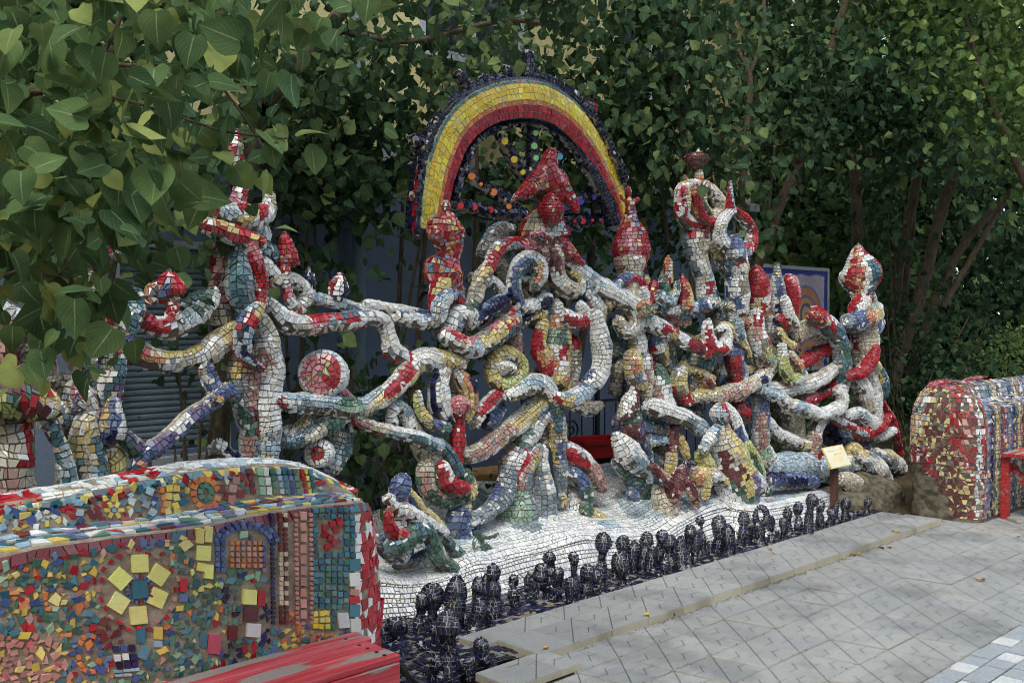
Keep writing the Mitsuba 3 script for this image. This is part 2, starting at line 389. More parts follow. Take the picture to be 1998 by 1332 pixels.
def puck(part, x, y, r, deep, colour, dy=0.0, p=None, thing=None, dome=.35, lean=(0, 0, .1)):
    """A thick disc that faces the courtyard; colour(d) takes the distance from its middle, 0..1."""
    LIMBS[0] += 1; thing = thing or CTX['thing']; p = (p or CTX['p']) * .86; q = pts3(f'{x},{y},{r}', dy)[0]
    ax = norm(FRONT + np.array(lean)); path = np.array([[*(q[:3] + ax * s), q[3]] for s in np.linspace(-deep / 2, deep / 2, 5)])
    P, N = limb_grid(path, 1.0, (.3, dome), nb=33); P, N = lump(P, N, .006)
    rad = np.linalg.norm(P - path[-1, :3], axis=2).mean(1) / q[3]; na_ = len(P)
    def col(a, b): 
        la_ = np.r_[0, np.cumsum(np.linalg.norm(np.diff(P, axis=0), axis=2).mean(1))]; i = np.interp(a * la_[-1], la_, np.arange(na_)); d = np.linalg.norm((P.mean(1)[:, None] - P), axis=2).mean(1) / q[3]
        return np.asarray(colour(np.where(i > na_ - 6, np.interp(i, np.arange(na_), d), 1.0), b))
    grid_tiles(thing, P, N, col, p=p, rows='a', tri=.12, gap=.006, arange=(.25, 1), brange=(0, 1))
    return put(f'{thing}__{part}', core_from(P, N=N), 'grout', smooth=True)
# ---------------------------------------------------------------- ground, paving, step
def soil(p, n, uv):
    t = fbm(p.x * 3, p.y * 3, 0, 4); s = noise(p.x * 70, p.y * 70, p.z * 70)
    return mix(lin((58, 50, 38)), lin((96, 86, 68)), t) * (0.7 + 0.6 * s)
def soil_bump(p, n, uv): return fbm(p.x * 30, p.y * 30, 0, 3)
scene['soil'] = {'type': 'twosided', 'bsdf': {'type': 'bumpmap', 'arbitrary': mikit.proc(soil_bump, eps=3e-3), 'scale': 0.02, 'bsdf': {'type': 'diffuse', 'reflectance': mikit.proc(soil)}}}
g = np.array([[-150, -150, -.03], [150, -150, -.03], [150, 150, -.03], [-150, 150, -.03]])
put('ground', (g, np.array([[0, 1, 2], [0, 2, 3]])), 'soil'); tag('ground', kind='structure')

def slab_bsdf(name, base, warm, aged=0.0):
    # concrete slab: a moulded groove on the diagonal with short strokes on either side (uv: 0..1 over the slab)
    def lines(uv):
        x, y = uv.x, uv.y; d = x + y; h = x - y
        def near(v, c, w): return 1 - smoothstep(w * .45, w, dr.abs(v - c))
        def span(v, a, b): return smoothstep(a - .02, a, v) * (1 - smoothstep(b, b + .02, v))
        g = near(h, 0.0, 0.021)
        g = dr.maximum(g, near(h, .40, .017) * span(d, .76, 1.20)); g = dr.maximum(g, near(h, -.40, .017) * span(d, .80, 1.24))
        g = dr.maximum(g, .65 * near(y, .36, .016) * span(x, .76, 1.0)); g = dr.maximum(g, .65 * near(y, .64, .016) * span(x, .0, .24))
        g = dr.maximum(g, .5 * near(d, .80, .014) * span(h, .30, .40)); g = dr.maximum(g, .5 * near(d, 1.20, .014) * span(h, -.40, -.30)); g = dr.maximum(g, .5 * near(y, .5, .014) * span(x, .30, .70))
        return g
    edge = lin((176, 168, 148))
    def col(p, n, uv):
        big = fbm(p.x * 1.1, p.y * 1.1, 3, 3); m = fbm(p.x * 12, p.y * 12, p.z * 12, 3); s = noise(p.x * 330, p.y * 330, p.z * 330); s2 = noise(p.x * 90, p.y * 90, p.z * 90)
        stria = noise(p.x * 6, p.y * 170, 0); own = cell_rand(p.x / .3 + 50, p.y / .29 + 50, 3)
        stain = smoothstep(.55, .75, fbm(p.x * 3.1 + 9, p.y * 3.1, 1, 4))
        up = dr.select(n.z > .7, 1.0, 0.0)
        c = mix(mix(edge, edge * .8, m), mix(base, warm, m), up) * (0.72 + 0.30 * big + 0.2 * s + 0.1 * s2 + 0.06 * stria) * (.88 + .20 * own) * (1 - .26 * stain)
        c = c * (1 - aged * smoothstep(.45, .7, fbm(p.x * 60, p.y * 60, 0, 2)))
        return c * (1 - 0.64 * lines(uv) * up)
    def bump(p, n, uv):
        return 0.5 * fbm(p.x * 120, p.y * 120, p.z * 120, 2)
    scene[name] = {'type': 'twosided', 'bsdf': {'type': 'bumpmap', 'arbitrary': mikit.proc(bump, eps=1.5e-3), 'scale': 0.003, 'bsdf': {'type': 'principled', 'base_color': mikit.proc(col), 'roughness': 0.7, 'specular': 0.35}}}
def slab_uv(m, x0, x1, y0, y1):
    v = np.asarray(m.vertices); return np.stack([(v[:, 0] - x0) / (x1 - x0), (v[:, 1] - y0) / (y1 - y0)], 1)
slab_bsdf('slab_grey', lin((131, 132, 132)), lin((146, 145, 141)))
slab_bsdf('slab_cool', lin((126, 128, 130)), lin((141, 141, 139)))
slab_bsdf('slab_worn', lin((138, 134, 130)), lin((156, 150, 144)), 0.22)
def plain(name, a, b, k=30., rough=.7):
    a, b = lin(a), lin(b)
    def col(p, n, uv):
        return mix(a, b, fbm(p.x * k, p.y * k, p.z * k, 3)) * (0.8 + 0.4 * noise(p.x * 220, p.y * 220, p.z * 220))
    scene[name] = {'type': 'twosided', 'bsdf': {'type': 'principled', 'base_color': mikit.proc(col), 'roughness': rough, 'specular': 0.35}}
plain('paver_white', (170, 172, 174), (188, 188, 186)); plain('paver_blue', (134, 140, 146), (146, 150, 154))

def in_view(P, m=60):
    s = pix(np.atleast_2d(P)); return ((s[:, 2] > .4) & (s[:, 0] > -m) & (s[:, 0] < 1998 + m) & (s[:, 1] < 1332 + m) & (s[:, 1] > 0)).any()

# the paving: 30 cm slabs in courses along the kerb, then small pavers
tag('paving', kind='structure')
cells = []
ys = [0.10, -0.215, -0.505, -0.79, -1.07, -1.38]
for r in range(len(ys) - 1):
    for i in range(-9, 34):
        x0 = 0.30 * i + 0.0 + (0.437 - 0.30) - 0.17 * (ys[r] + .505); cells.append((x0, x0 + 0.30, ys[r + 1], ys[r], 's'))
yy = -1.38
for r in range(9):
    w = 0.105
    for i in range(-12, 60):
        x0 = 0.135 * i - 0.02 * r + (0.06 if r % 2 else 0); cells.append((x0, x0 + 0.135, yy - w, yy, 'w' if (i + 2 * r) % 4 == 0 and r < 6 else 'b'))
    yy -= w
for r in range(8):
    for i in range(-6, 20): cells.append((.3 * i, .3 * i + .3, yy - .3 * (r + 1), yy - .3 * r, 's'))
vis, rest = [], []
for c in cells:
    x0, x1, y0, y1, k = c
    P = np.array([[x0, y0, 0], [x1, y0, 0], [x1, y1, 0], [x0, y1, 0]])
    if k == 's' and y1 > -.1 and x0 < -.5: continue                      # the blue figures' bed
    t = np.linalg.norm(P.mean(0) - CAM)
    (vis if in_view(P) else rest).append((t, c))
vis.sort(key=lambda q: q[0])
def slab_mesh(c):
    x0, x1, y0, y1, k = c; g = 0.0028
    dz = rng.normal(0, .0014); m = boxm(x0 + g, x1 - g, y0 + g, y1 - g, -.028, dz, .0022)
    m.vertices[:, 2] += np.where(m.vertices[:, 2] > -.02, (m.vertices[:, 0] - (x0 + x1) / 2) * rng.normal(0, .006) + (m.vertices[:, 1] - (y0 + y1) / 2) * rng.normal(0, .006), 0)
    uv_ = slab_uv(m, x0, x1, y0, y1)
    if k == 's': m.vertices[:, 0] -= .17 * (m.vertices[:, 1] - y1)
    b = {'w': 'paver_white', 'b': 'paver_blue'}.get(k) or ('slab_worn' if rng.random() < .03 else ('slab_cool' if rng.random() < .4 else 'slab_grey'))
    return m, b, uv_
for t, c in vis[:300]:
    m, b, uv = slab_mesh(c); put('paving__slab', m, b, uv=uv)
far = {}
for t, c in vis[300:] + rest:
    m, b, uv = slab_mesh(c); far.setdefault(b, []).append((m, uv))
for b, ms in far.items(): tag(put('paving__slabs_beyond', cat([q[0] for q in ms]), b, uv=np.vstack([q[1] for q in ms])), kind='stuff')
def joint(p, n, uv):
    return mix(lin((66, 62, 50)), lin((58, 66, 38)), smoothstep(.45, .65, fbm(p.x * 5, p.y * 5, 0, 3))) * (.6 + .8 * noise(p.x * 300, p.y * 300, 0))
scene['joint_sand'] = {'type': 'diffuse', 'reflectance': mikit.proc(joint)}
j = np.array([[-3, -5, -.006], [9, -5, -.006], [9, .12, -.006], [-3, .12, -.006]])
put('paving__joint_bed', (np.array([[-3, -5, -.006], [11, -5, -.006], [11, .10, -.006], [-.5, .10, -.006], [-.5, -.12, -.006], [-3, -.12, -.006]]), np.array([[0, 1, 4], [0, 4, 5], [1, 2, 4], [2, 3, 4]])), 'joint_sand')

# the low step: two courses of the same slabs on top of the paving
tag('stone_step', kind='structure')
stony('kerb_edge', (150, 146, 134), (176, 170, 156), .003, 60.)
for i in range(16):
    x0 = 0.30 * i + (rng.normal(0, .002)); x1 = 0.30 * (i + 1)
    if i == 0: x0 = -.24
    if x0 > 4.3: continue
    x1 = min(x1, 4.37); dz = rng.normal(0, .0015)
    m = boxm(x0 + .002, x1 - .002, rng.normal(0, .003), .288, -.005, .045 + dz, .004); put('stone_step__slab', m, 'slab_cool' if i % 3 == 0 else 'slab_grey', uv=slab_uv(m, x1 - .3, x1, 0, .29))
    xa = x0 - .05 if i else -.345; xb = min(x1 - .05, 4.37)
    m = boxm(xa + .002, xb - .002, .292, .47, -.005, .045 + rng.normal(0, .0012), .004); put('stone_step__slab', m, 'slab_cool' if i % 4 == 1 else 'slab_grey', uv=slab_uv(m, xb - .3, xb, .29, .58))
# a loose slab lying across the corner of the bed
m = boxm(-.62, -.17, -.20, .04, 0.0, .04, .004); put('loose_slab', m, 'slab_grey', uv=slab_uv(m, -.47, -.17, -.2, .09))
tag('loose_slab', 'grey concrete slab lying at the near end of the stone step', 'slab')

# grit and crumbs gathered along the riser and in the joints
n_ = 1500; gp = np.stack([rng.uniform(-.3, 4.4, n_), np.where(rng.random(n_) < .6, -.004 - np.abs(rng.normal(0, .02, n_)), rng.choice(ys[1:6], n_) + rng.normal(0, .012, n_)), rng.uniform(0, .003, n_)], 1); sz = rng.uniform(.002, .0055, n_)
tv = np.array([[1, 0, 0], [-.5, .87, 0], [-.5, -.87, 0], [0, 0, .9]]); tf = np.array([[0, 1, 3], [1, 2, 3], [2, 0, 3]])
gv = (gp[:, None] + tv[None] * sz[:, None, None] * rng.uniform(.6, 1.5, (n_, 4, 1))).reshape(-1, 3); plain('grit_soil', (74, 64, 48), (120, 108, 88))
put('grit', trimesh.Trimesh(gv, (tf[None] + (np.arange(n_) * 4)[:, None, None]).reshape(-1, 3), process=False), 'grit_soil'); tag('grit', 'brown grit and crumbs along the step riser and in the paving joints', 'grit', kind='stuff')
# ---------------------------------------------------------------- the white tiled plinth that carries the statues
# front edge as pixels of the top edge and a y that swings forward to the right
edge = [(560,1142,1.16),(655,1140,1.14),(736,1130,1.12),(790,1135,1.08),(850,1128,1.06),(895,1110,1.08),(930,1095,1.06),(965,1092,1.05),(1010,1080,1.05),(1060,1070,1.04),(1100,1058,1.02),(1140,1048,1.0),(1180,1050,.98),
        (1240,1048,.95),(1290,1044,.92),(1332,1018,.91),(1380,994,.92),(1421,984,.96),(1424,986,.93),(1470,992,.80),(1540,982,.76),(1625,962,.74)]
EP = []
for x, y, Y in edge:
    P, t = at(x, y, Y); EP.append(P)
EP = catmull(np.array(EP), .03)
EP = np.vstack([EP, EP[-1] + [.03, .05, -.02], EP[-1] + [.05, .2, 0], EP[-1] + [.06, .5, .02]])
na = len(EP); inward = np.array([0.0, 1.0, 0.0])
T_ = norm(np.gradient(EP, axis=0) * [1, 1, 0]); OUT = np.stack([T_[:, 1], -T_[:, 0], 0 * T_[:, 0]], 1)
# front face: ground to edge, bulging a little
nbf = 17; s = np.linspace(0, 1, nbf)
Pf = EP[:, None] * 1.0 + np.zeros((na, nbf, 3)); Pf[..., 2] = EP[:, None, 2] * s + (-.02) * (1 - s)
Pf += -OUT[:, None] * (.045 * np.clip((s - .7) / .3, 0, 1)[None, :, None] ** 2)
bul = .15 * (1 - s)[None] ** 1.25 + .02 * (meshkit.fbm(Pf * 3, 2, 8) - .5); Pf += OUT[:, None] * bul[..., None]
Nf = norm(np.cross(np.gradient(Pf, axis=0), np.gradient(Pf, axis=1))); Nf *= np.sign((Nf * OUT[:, None]).sum(2, keepdims=True) + 1e-9)
grid_tiles('mosaic_plinth', Pf, Nf, lambda a, b: np.where(rng.random(len(a)) < .10, 'W', 'w'), p=.030, rows='b', tri=.08, cut=.08, wave=.8, gap=.0072)
# top: rises from the edge to the back, with swells
nbt = 30; s = np.linspace(0, 1, nbt); Wd = 1.0 + .25 * np.clip((EP[:, 0] - 2.6) / 1.5, 0, 1)
Pt = EP[:, None] + inward * (s[None] * Wd[:, None])[..., None]
rise = np.interp(EP[:, 0], [-1, 0, 1, 2, 3, 4, 5], [.10, .12, .26, .26, .2, .12, .12])
Pt[..., 2] += rise[:, None] * s ** .8 + (.10 * (meshkit.fbm(Pt * 2.4, 2, 4) - .5) * np.minimum(s * 6, 1)) - .02 * np.exp(-s * 30)
Nt = norm(np.cross(np.gradient(Pt, axis=0), np.gradient(Pt, axis=1))); Nt *= np.sign(Nt[..., 2:])
def top_col(a, b):
    x = np.interp(a, np.linspace(0, 1, na), EP[:, 0]); n1 = meshkit.noise(np.stack([x * 3.1, b * 4, b * 0 + .5], 1)); n2 = meshkit.noise(np.stack([x * 4.3, b * 5, b * 0 + 8.5], 1))
    right = np.clip((x - 1.8) / .8, 0, 1)
    out = np.full(len(a), 'w'); out[rng.random(len(a)) < .25] = 'W'
    m = (n1 > .6 - .12 * right) & (b > .08); out[m] = np.where(n2[m] > .55, 'L', np.where(n2[m] > .42, 'E', 'w'))
    m = (n2 > .72 - .14 * right) & (b > .12); out[m] = 'L'
    m = (n2 < .26) & (right > .2) & (b > .15); out[m] = 'B'
    m = (n1 < .22) & (right > .2) & (b > .2); out[m] = np.where(rng.random(m.sum()) < .5, 'T', 'S')
    m = (n1 > .78) & (right < .3) & (b > .3); out[m] = 'Y'
    return out
grid_tiles('mosaic_plinth', Pt, Nt, top_col, p=.037, rows='b', tri=.22, cut=.14, wave=.7, gap=.006)
v = np.vstack([Pf.reshape(-1, 3), Pt.reshape(-1, 3)]); f = np.vstack([quads(na, nbf), quads(na, nbt) + na * nbf])
put('mosaic_plinth', trimesh.Trimesh(v, f, process=False), 'grout', smooth=False)
tag('mosaic_plinth', 'long wavy plinth of white mosaic tiles carrying the statues', 'plinth')
# small green figure laid flat into the plinth's top
for q in ('0,688,20 18,712,22 30,745,22', '10,700,13 -12,735,12 -16,770,9', '18,704,13 60,712,12 110,686,9', '28,738,16 40,775,14 55,815,10', '30,738,16 62,770,14 112,818,9'):
    ctx('mosaic_plinth', (680 + 680 / 2.664 - 5, 780, 2.664)); limb('figure_relief', 'G', q, dy=-.32, p=.026, fl=.45, gap=.003)

# rock and raw cement at the plinth's far end
P = [atz(1640, 1005)[0], atz(1700, 990)[0], atz(1760, 985)[0]]
m = trimesh.creation.icosphere(3); m.apply_scale((.62, .42, .26)); m.vertices += (meshkit.fbm(m.vertices * 3, 4, 2)[:, None] - .5) * .32 * norm(m.vertices); m.apply_translation((4.75, .95, -.02))
put('rough_rock', m, 'rock', smooth=40); tag('rough_rock', 'rough brown rock under the far end of the sculpture behind the sign', 'rock')
ng = 40; gx, gy = np.meshgrid(np.linspace(-1.3, 4.5, 120), np.linspace(.1, 1.35, 30), indexing='ij')
gz = .012 + .05 * meshkit.fbm(np.stack([gx * 5, gy * 5, gx * 0], -1), 3, 2) - .02
gz = np.where((gy < .49) & (gx > -.35), np.minimum(gz, .02), gz)
Pg = np.stack([gx, gy, gz], -1)
put('figure_bed', trimesh.Trimesh(Pg.reshape(-1, 3), quads(120, 30), process=False), 'cement_dark' if False else 'grout', smooth=True)
tag('figure_bed', kind='structure')
Ng = np.zeros_like(Pg); Ng[..., 2] = 1
grid_tiles('figure_bed', Pg, Ng, lambda a, b: np.array(list('DDDDNDDDDNDDE'))[rng.integers(0, 13, len(a))], p=.034, rows='b', tri=.2, cut=.2, wave=.6, skip=.22, gap=.006, arange=(0.0, 1), brange=(.0, 1))
CTX['vivid'] = True
# ---------------------------------------------------------------- the rainbow arch with its navy rim, knobs and dotted rays
C4, C5, C6 = (780, 60, 2.664), (800, 380, 2.96), (680, 780, 2.664)
L2, L3, R7, R8, R9 = (0, 400, 2.664), (400, 400, 2.422), (1180, 300, 3.33), (1180, 600, 2.96), (1450, 450, 2.4229)
YA, DA = 1.62, 0.13
outer = [(108,1030),(112,940),(122,850),(134,760),(150,660),(178,580),(212,500),(255,435),(305,380),(365,335),(430,300),(500,275),(570,262),(640,257),(720,263),(795,288),(860,326),(920,375),(985,450),(1040,540),(1090,640),(1128,710),(1155,780),(1168,850),(1170,930),(1168,1010)]
inner = [(235,1030),(243,950),(258,880),(275,800),(300,730),(325,660),(355,600),(395,550),(440,512),(490,484),(540,465),(600,455),(655,452),(715,458),(770,472),(825,503),(875,545),(925,600),(970,655),(1010,715),(1045,780),(1075,840),(1098,890),(1116,940),(1130,980),(1140,1020)]
def plane_pts(q, Y): return catmull(np.array([at(780 + x / 2.664, 60 + y / 2.664, Y)[0] for x, y in q]), .02)
def resample(p, n):
    l = np.r_[0, np.cumsum(np.linalg.norm(np.diff(p, axis=0), axis=1))]; s = np.linspace(0, l[-1], n)
    return np.stack([np.interp(s, l, p[:, k]) for k in range(3)], 1)
n = 150; O, I = resample(plane_pts(outer, YA), n), resample(plane_pts(inner, YA), n)
v = np.linspace(0, 1, 12)
Pa = O[:, None] * (1 - v)[None, :, None] + I[:, None] * v[None, :, None]; Pa[..., 1] -= .025 * np.sin(np.pi * v)[None]
Na = np.zeros_like(Pa); Na[..., 1] = -1; Na += (norm(O - I)[:, None] * (.5 - v)[None, :, None]) * .35; Na = norm(Na)
for lo, hi, L, pp, sq, tr in ((0, .09, 'G', .034, 1, .02), (.095, .54, 'y', .046, 1, .3), (.545, .66, 'O', .05, 1.1, .1), (.665, 1, 'R', .044, 1, .12)):
    def colour(a, b, L=L):
        out = np.full(len(a), L)
        if L == 'G': out = np.where(a < .13, 'H', np.where((a > .46) & (a < .52) & (rng.random(len(a)) < .3), 'S', np.where(rng.random(len(a)) < .25, 'T', 'G')))
        if L == 'y': out = np.where((rng.random(len(a)) < .16), 'H' if False else 'Y', 'y')
        if L == 'O': out = np.where((a > .7) & (rng.random(len(a)) < .3), 'S', 'O')
        return out
    before = len(TILES.get('rainbow_arch', []))
    grid_tiles('rainbow_arch', Pa, Na, colour, p=pp, rows='b', tri=tr, cut=.16 if L in 'yR' else 0, wave=.3, brange=(lo, hi), squash=sq, gap=.006, h=.006)
def ribbon(A, B, k=8): s = np.linspace(0, 1, k)[None, :, None]; return A[:, None] * (1 - s) + B[:, None] * s
Ob, Ib = O + [.0, DA, 0], I + [0, DA, 0]
rad = norm(np.stack([np.gradient(O, axis=0)[:, 2], 0 * O[:, 0], -np.gradient(O, axis=0)[:, 0]], 1))
if (rad[n // 2] @ [0, 0, 1]) < 0: rad = -rad
Po = ribbon(O + rad * .022 + [0, .02, 0], Ob + rad * .02); grid_tiles('rainbow_arch', Po, np.repeat(rad[:, None], 8, 1), lambda a, b: np.where(rng.random(len(a)) < .2, 'N', 'D'), p=.036, rows='b', tri=.2, cut=.2)
Pi = ribbon(I + [0, .004, 0], Ib); grid_tiles('rainbow_arch', Pi, np.repeat(-rad[:, None], 8, 1), lambda a, b: np.where(rng.random(len(a)) < .2, 'N', 'D'), p=.034, rows='b', tri=.2, cut=.2)
Pr = ribbon(O, O + rad * .022 + [0, .02, 0], 3); grid_tiles('rainbow_arch', Pr, np.repeat(norm(rad * .4 + [0, -1, 0])[:, None], 3, 1), lambda a, b: np.where(rng.random(len(a)) < .2, 'N', 'D'), p=.03, rows='b', tri=.2, cut=.2)
v = np.vstack([Pa.reshape(-1, 3), Po.reshape(-1, 3), Pi.reshape(-1, 3), ribbon(O, O + rad * .022 + [0, .02, 0], 2).reshape(-1, 3), ribbon(Ob + rad * .02, Ib, 2).reshape(-1, 3)])
f = [quads(n, 12)]; o = n * 12
for k in (8, 8, 2, 2): f.append(quads(n, k) + o); o += n * k
put('rainbow_arch', trimesh.Trimesh(v, np.vstack(f), process=False), 'grout_light')
tag('rainbow_arch', 'mosaic rainbow arch in green, yellow, orange and red with navy knobs along its rim', 'arch')
ctx('rainbow_arch', C4, p=.034)
ya = lambda x: YA - plane_y(780 + x / 2.664)
def nav(part, s, spec='N', dy=.05, p=.036, x=600):
    spec = spec.replace('N', 'D').replace('B', 'N')
    if part == 'ray': s = ' '.join(','.join((w.split(',')[0], w.split(',')[1], str(float(w.split(',')[2]) * .88))) for w in s.split())
    limb(part, spec, s, dy=ya(x) + dy, p=p, core='grout_light', tri=.2, gap=.006)
nav('rim', '92,1060,26 95,960,26 98,860,28 108,760,28 122,660,30 150,580,30 185,500,30 228,430,30 280,370,30 340,325,30 410,285,30 480,262,28 560,246,28 640,238,30 720,245,28 800,268,26 870,310,26 935,362,26 1000,440,26 1055,530,24 1105,630,24 1145,710,24 1170,790,22', x=600, dy=.10, spec='RNN NNN NNN NNN NNN NNN NNN')
for q in ('150,600,34 110,580,42 80,575,40', '350,300,26 330,260,34 315,235,40', '450,275,26 440,245,34', '560,250,24 558,225,32', '665,250,50 665,200,42 664,160,36 662,130,32', '780,290,18 792,275,20', '880,350,26 896,345,30', '960,430,26 985,410,36 992,395,36', '1150,770,22 1168,760,24', '95,870,40 72,862,36'):
    nav('knob', q, 'NB' if q[0] != '9' else 'RNR', x=float(q.split(',')[0]), dy=.08)
nav('soffit_rim', '285,890,24 300,800,24 335,700,24 375,610,26 430,545,26 500,505,26 580,483,28 660,478,28 740,488,28 820,530,30 890,590,34 950,670,36 1000,750,40 1050,840,44 1085,920,44 1105,1000,40', dy=.13, x=650)
dots = []
def arm(s, spec, ds, L):
    nav('ray', s, spec, x=float(s.split(',')[0]), dy=.10)
    for x, y, r in ds: dots.append((x, y, r, L, ya(float(s.split(',')[0])) + .10))
arm('270,900,36 350,915,40 440,935,44 530,950,48 640,960,50', 'N NB', [(316,910,17),(386,916,18),(470,931,18)], 'R')
arm('350,735,36 385,780,38 440,820,40 510,860,42 590,910,46', 'N', [(374,757,19),(422,798,10),(487,840,19),(568,914,14)], 'O')
arm('522,565,34 565,630,40 610,700,42 660,770,46', 'NB N N', [(546,575,18),(595,670,18),(640,735,14)], 'y')
arm('690,525,36 690,600,38 692,680,42 700,760,46', 'N', [(706,532,15),(699,600,17),(708,662,15)], 'K')
arm('832,640,36 812,690,36 790,760,40 770,830,44', 'N', [(832,655,16),(806,714,14)], 'L')
arm('995,850,46 940,880,42 870,910,40 800,930,44', 'N NB', [(1008,864,15),(942,890,15),(866,922,12)], 'B')
arm('1112,985,38 1040,985,40 950,985,40 860,990,48 800,990,50', 'N', [(1058,988,14),(952,990,16),(1003,985,8),(910,990,8)], 'R')
ctx('rainbow_arch', C4)
DOTC = {'R': (214,40,48), 'O': (240,140,60), 'y': (242,214,50), 'K': (140,216,140), 'L': (90,180,214), 'B': (60,60,210)}
for x, y, r, L, dy in dots:
    q = pts3(f'{x},{y},{r}', dy - .0)[0]; d = norm(CAM - q[:3]); c = q[:3] + d * .068
    m = trimesh.creation.cylinder(q[3], .016, sections=20); m.apply_transform(trimesh.geometry.align_vectors([0, 0, 1], norm(d * [1, 1, .2]))); m.apply_translation(c)
    col = lin(DOTC[L]) * rng.uniform(.9, 1.1); uv = np.tile([[round(col[0] * 255) + min(col[1], .99), col[2]]], (len(m.vertices), 1))
    put('rainbow_arch__round_tile', m, 'glaze', uv=uv)
CTX['vivid'] = False
# ---------------------------------------------------------------- statues on and under the arch
ctx('red_torso_statue', C5, dy=-.02); th = 'red_torso_statue'
tag(th, 'red mosaic torso of a woman without arms at the left foot of the rainbow', 'statue')
limb('body', 'rrr', '214,122,44 206,155,92 200,200,118 208,250,100 222,300,80 226,345,74 214,390,92 196,432,116 204,490,104 222,540,82', fl=.5, p=.034, tri=.3)
limb('head', 'RWR', '213,112,24 211,92,22 209,68,30 208,48,20', p=.03)
limb('breast', 'rrr', '150,205,42 146,228,46', fl=.8, dy=-.06, tri=.3, p=.032); limb('breast', 'rWr', '272,205,40 276,226,44', fl=.8, dy=-.06, tri=.3, p=.032)
limb('pedestal', 'YYR BYR', '180,530,70 165,590,66 170,650,66', p=.036)
ctx('red_bell_statue', R7, dy=.0); th = 'red_bell_statue'
tag(th, 'red bell shaped mosaic figure with stretched arms at the right foot of the rainbow', 'statue')
limb('gown', 'RVrR RVrR RrPR rRPrR RRRR', '158,278,22 160,320,30 166,370,40 168,420,58 170,480,92 172,545,118 173,610,132 174,660,130 174,700,96', fl=.85, p=.038, tri=.2)
limb('head', 'R', '154,262,20 152,240,22 150,222,14', p=.026); limb('arm', 'R', '150,318,20 120,300,16 104,270,12', p=.028); limb('arm', 'R', '160,318,20 195,312,18 218,296,12', p=.028)
limb('neck', 'CCS CWC', '160,715,108 165,770,90 165,830,88 160,880,95', p=.042)
ctx('red_bird_statue', C4, dy=-.10); th = 'red_bird_statue'
tag(th, 'red mosaic bird bending its head down with both wings spread below the arch', 'statue')
limb('tail', 'RRR RrR', '790,645,36 778,672,44 770,712,46 768,760,62', p=.034); limb('body', 'PRrR RrR', '760,745,78 778,800,96 792,855,82 790,895,58', fl=.7, p=.036)
limb('wing', 'PR PrR RR R', '735,760,46 690,800,46 645,838,36 605,868,24 575,890,10', dy=-.03, p=.032); limb('wing', 'RR rR RR', '828,775,52 856,830,46 885,878,36 908,910,26 924,934,10', dy=-.03, p=.032)
limb('head', 'RRR', '788,884,40 788,915,72 788,945,76 788,970,58', dy=-.06, p=.026, rows='a', tri=.02)
limb('gown', 'RLWWR RLWCR RrWWrR rPWrR', '775,945,80 765,985,112 755,1030,140 755,1075,146 765,1115,110', fl=.62, p=.038, dy=.06)
limb('train', 'R rR RR', '840,1130,54 880,1165,46 920,1190,34 955,1208,20', dy=.0, p=.034)
limb('snake_head', 'PMP', '700,1068,30 725,1078,46 752,1090,40', dy=-.12, p=.03)
# ---------------------------------------------------------------- the tangle in the middle
ctx('serpent_tangle', C5, dy=-.08); th = 'serpent_tangle'
tag(th, 'tangle of thick mosaic serpents and limbs in many colours under the red bird', 'sculpture')
limb('serpent', 'WPP WPR ER rrE rRW YYC KGC GGC', '720,312,40 655,292,46 585,282,48 520,306,48 478,352,46 455,412,44 418,465,46 395,530,46 372,600,46 345,665,44', p=.036)
limb('stone', 'EAE', '440,330,52 470,262,62 530,214,60 580,205,40', dy=.14, p=.04); limb('limb', 'CCC', '490,360,40 545,450,44 575,560,46', dy=.10)
limb('limb', 'WW WC', '440,485,34 495,520,38 540,575,36'); limb('limb', 'BNL BNN LNN', '375,725,42 440,672,42 500,630,42 548,595,34', dy=-.03)
limb('serpent', 'WWB WNBT WBT WBT WLT WYG YOG YGG', '628,640,42 600,560,46 600,480,48 630,405,50 690,362,46 742,385,46 752,440,46 738,500,42 712,545,30', dy=-.06, rows='b')
limb('limb', 'WW WW WN', '598,598,44 650,650,50 725,640,46 795,606,38', dy=-.02); limb('limb', 'NNY NYY', '640,745,38 690,705,42 760,690,36', dy=.0)
limb('serpent', 'SMS SMS CSM CCC YCY YYY', '830,320,50 838,400,56 855,480,60 900,540,56 960,555,46 985,510,34 940,450,26', dy=-.02)
limb('limb', 'LWC LWW LWW WWC WWC', '890,375,42 975,435,56 1055,500,60 1140,555,60 1225,600,60 1310,650,54', dy=.03, rows='b')
limb('stem', 'LBS EWT LTS TTE TE', '1008,500,30 1020,560,46 1060,620,54 1088,680,56 1085,745,44', dy=.0)
limb('serpent', 'WW RWW RRW WW WW WWB LLB YLY WYL RRW', '1068,700,44 1088,770,56 1105,860,60 1108,945,58 1095,1020,58 1050,1095,60 975,1160,62 895,1190,56 842,1160,38', dy=-.08, p=.036)
limb('trunk', 'YGL GOL YGKC YROYL YGOY OYY YYC', '838,638,30 845,700,64 850,785,88 842,880,92 845,970,82 838,1060,88 880,1125,56', fl=.8, dy=.02)
limb('limb', 'YYC YRR YOR RRR', '765,740,44 742,850,48 760,940,54 795,1020,42', dy=.0); limb('limb', 'RC RCW WRC CY', '930,860,58 935,960,58 918,1080,50', dy=.06)
limb('serpent', 'WRW WRR WW', '900,700,46 955,740,54 1018,716,40 985,640,32', dy=-.04)
limb('serpent', 'BWW LLW BBW LLW BLR BR', '-60,690,36 20,718,40 95,738,42 165,715,46 172,650,54 195,595,52 245,572,46 295,605,32', dy=-.03)
limb('stone', 'EWE AWE', '235,770,66 265,700,78 320,690,68 355,730,46', dy=.0, p=.04)
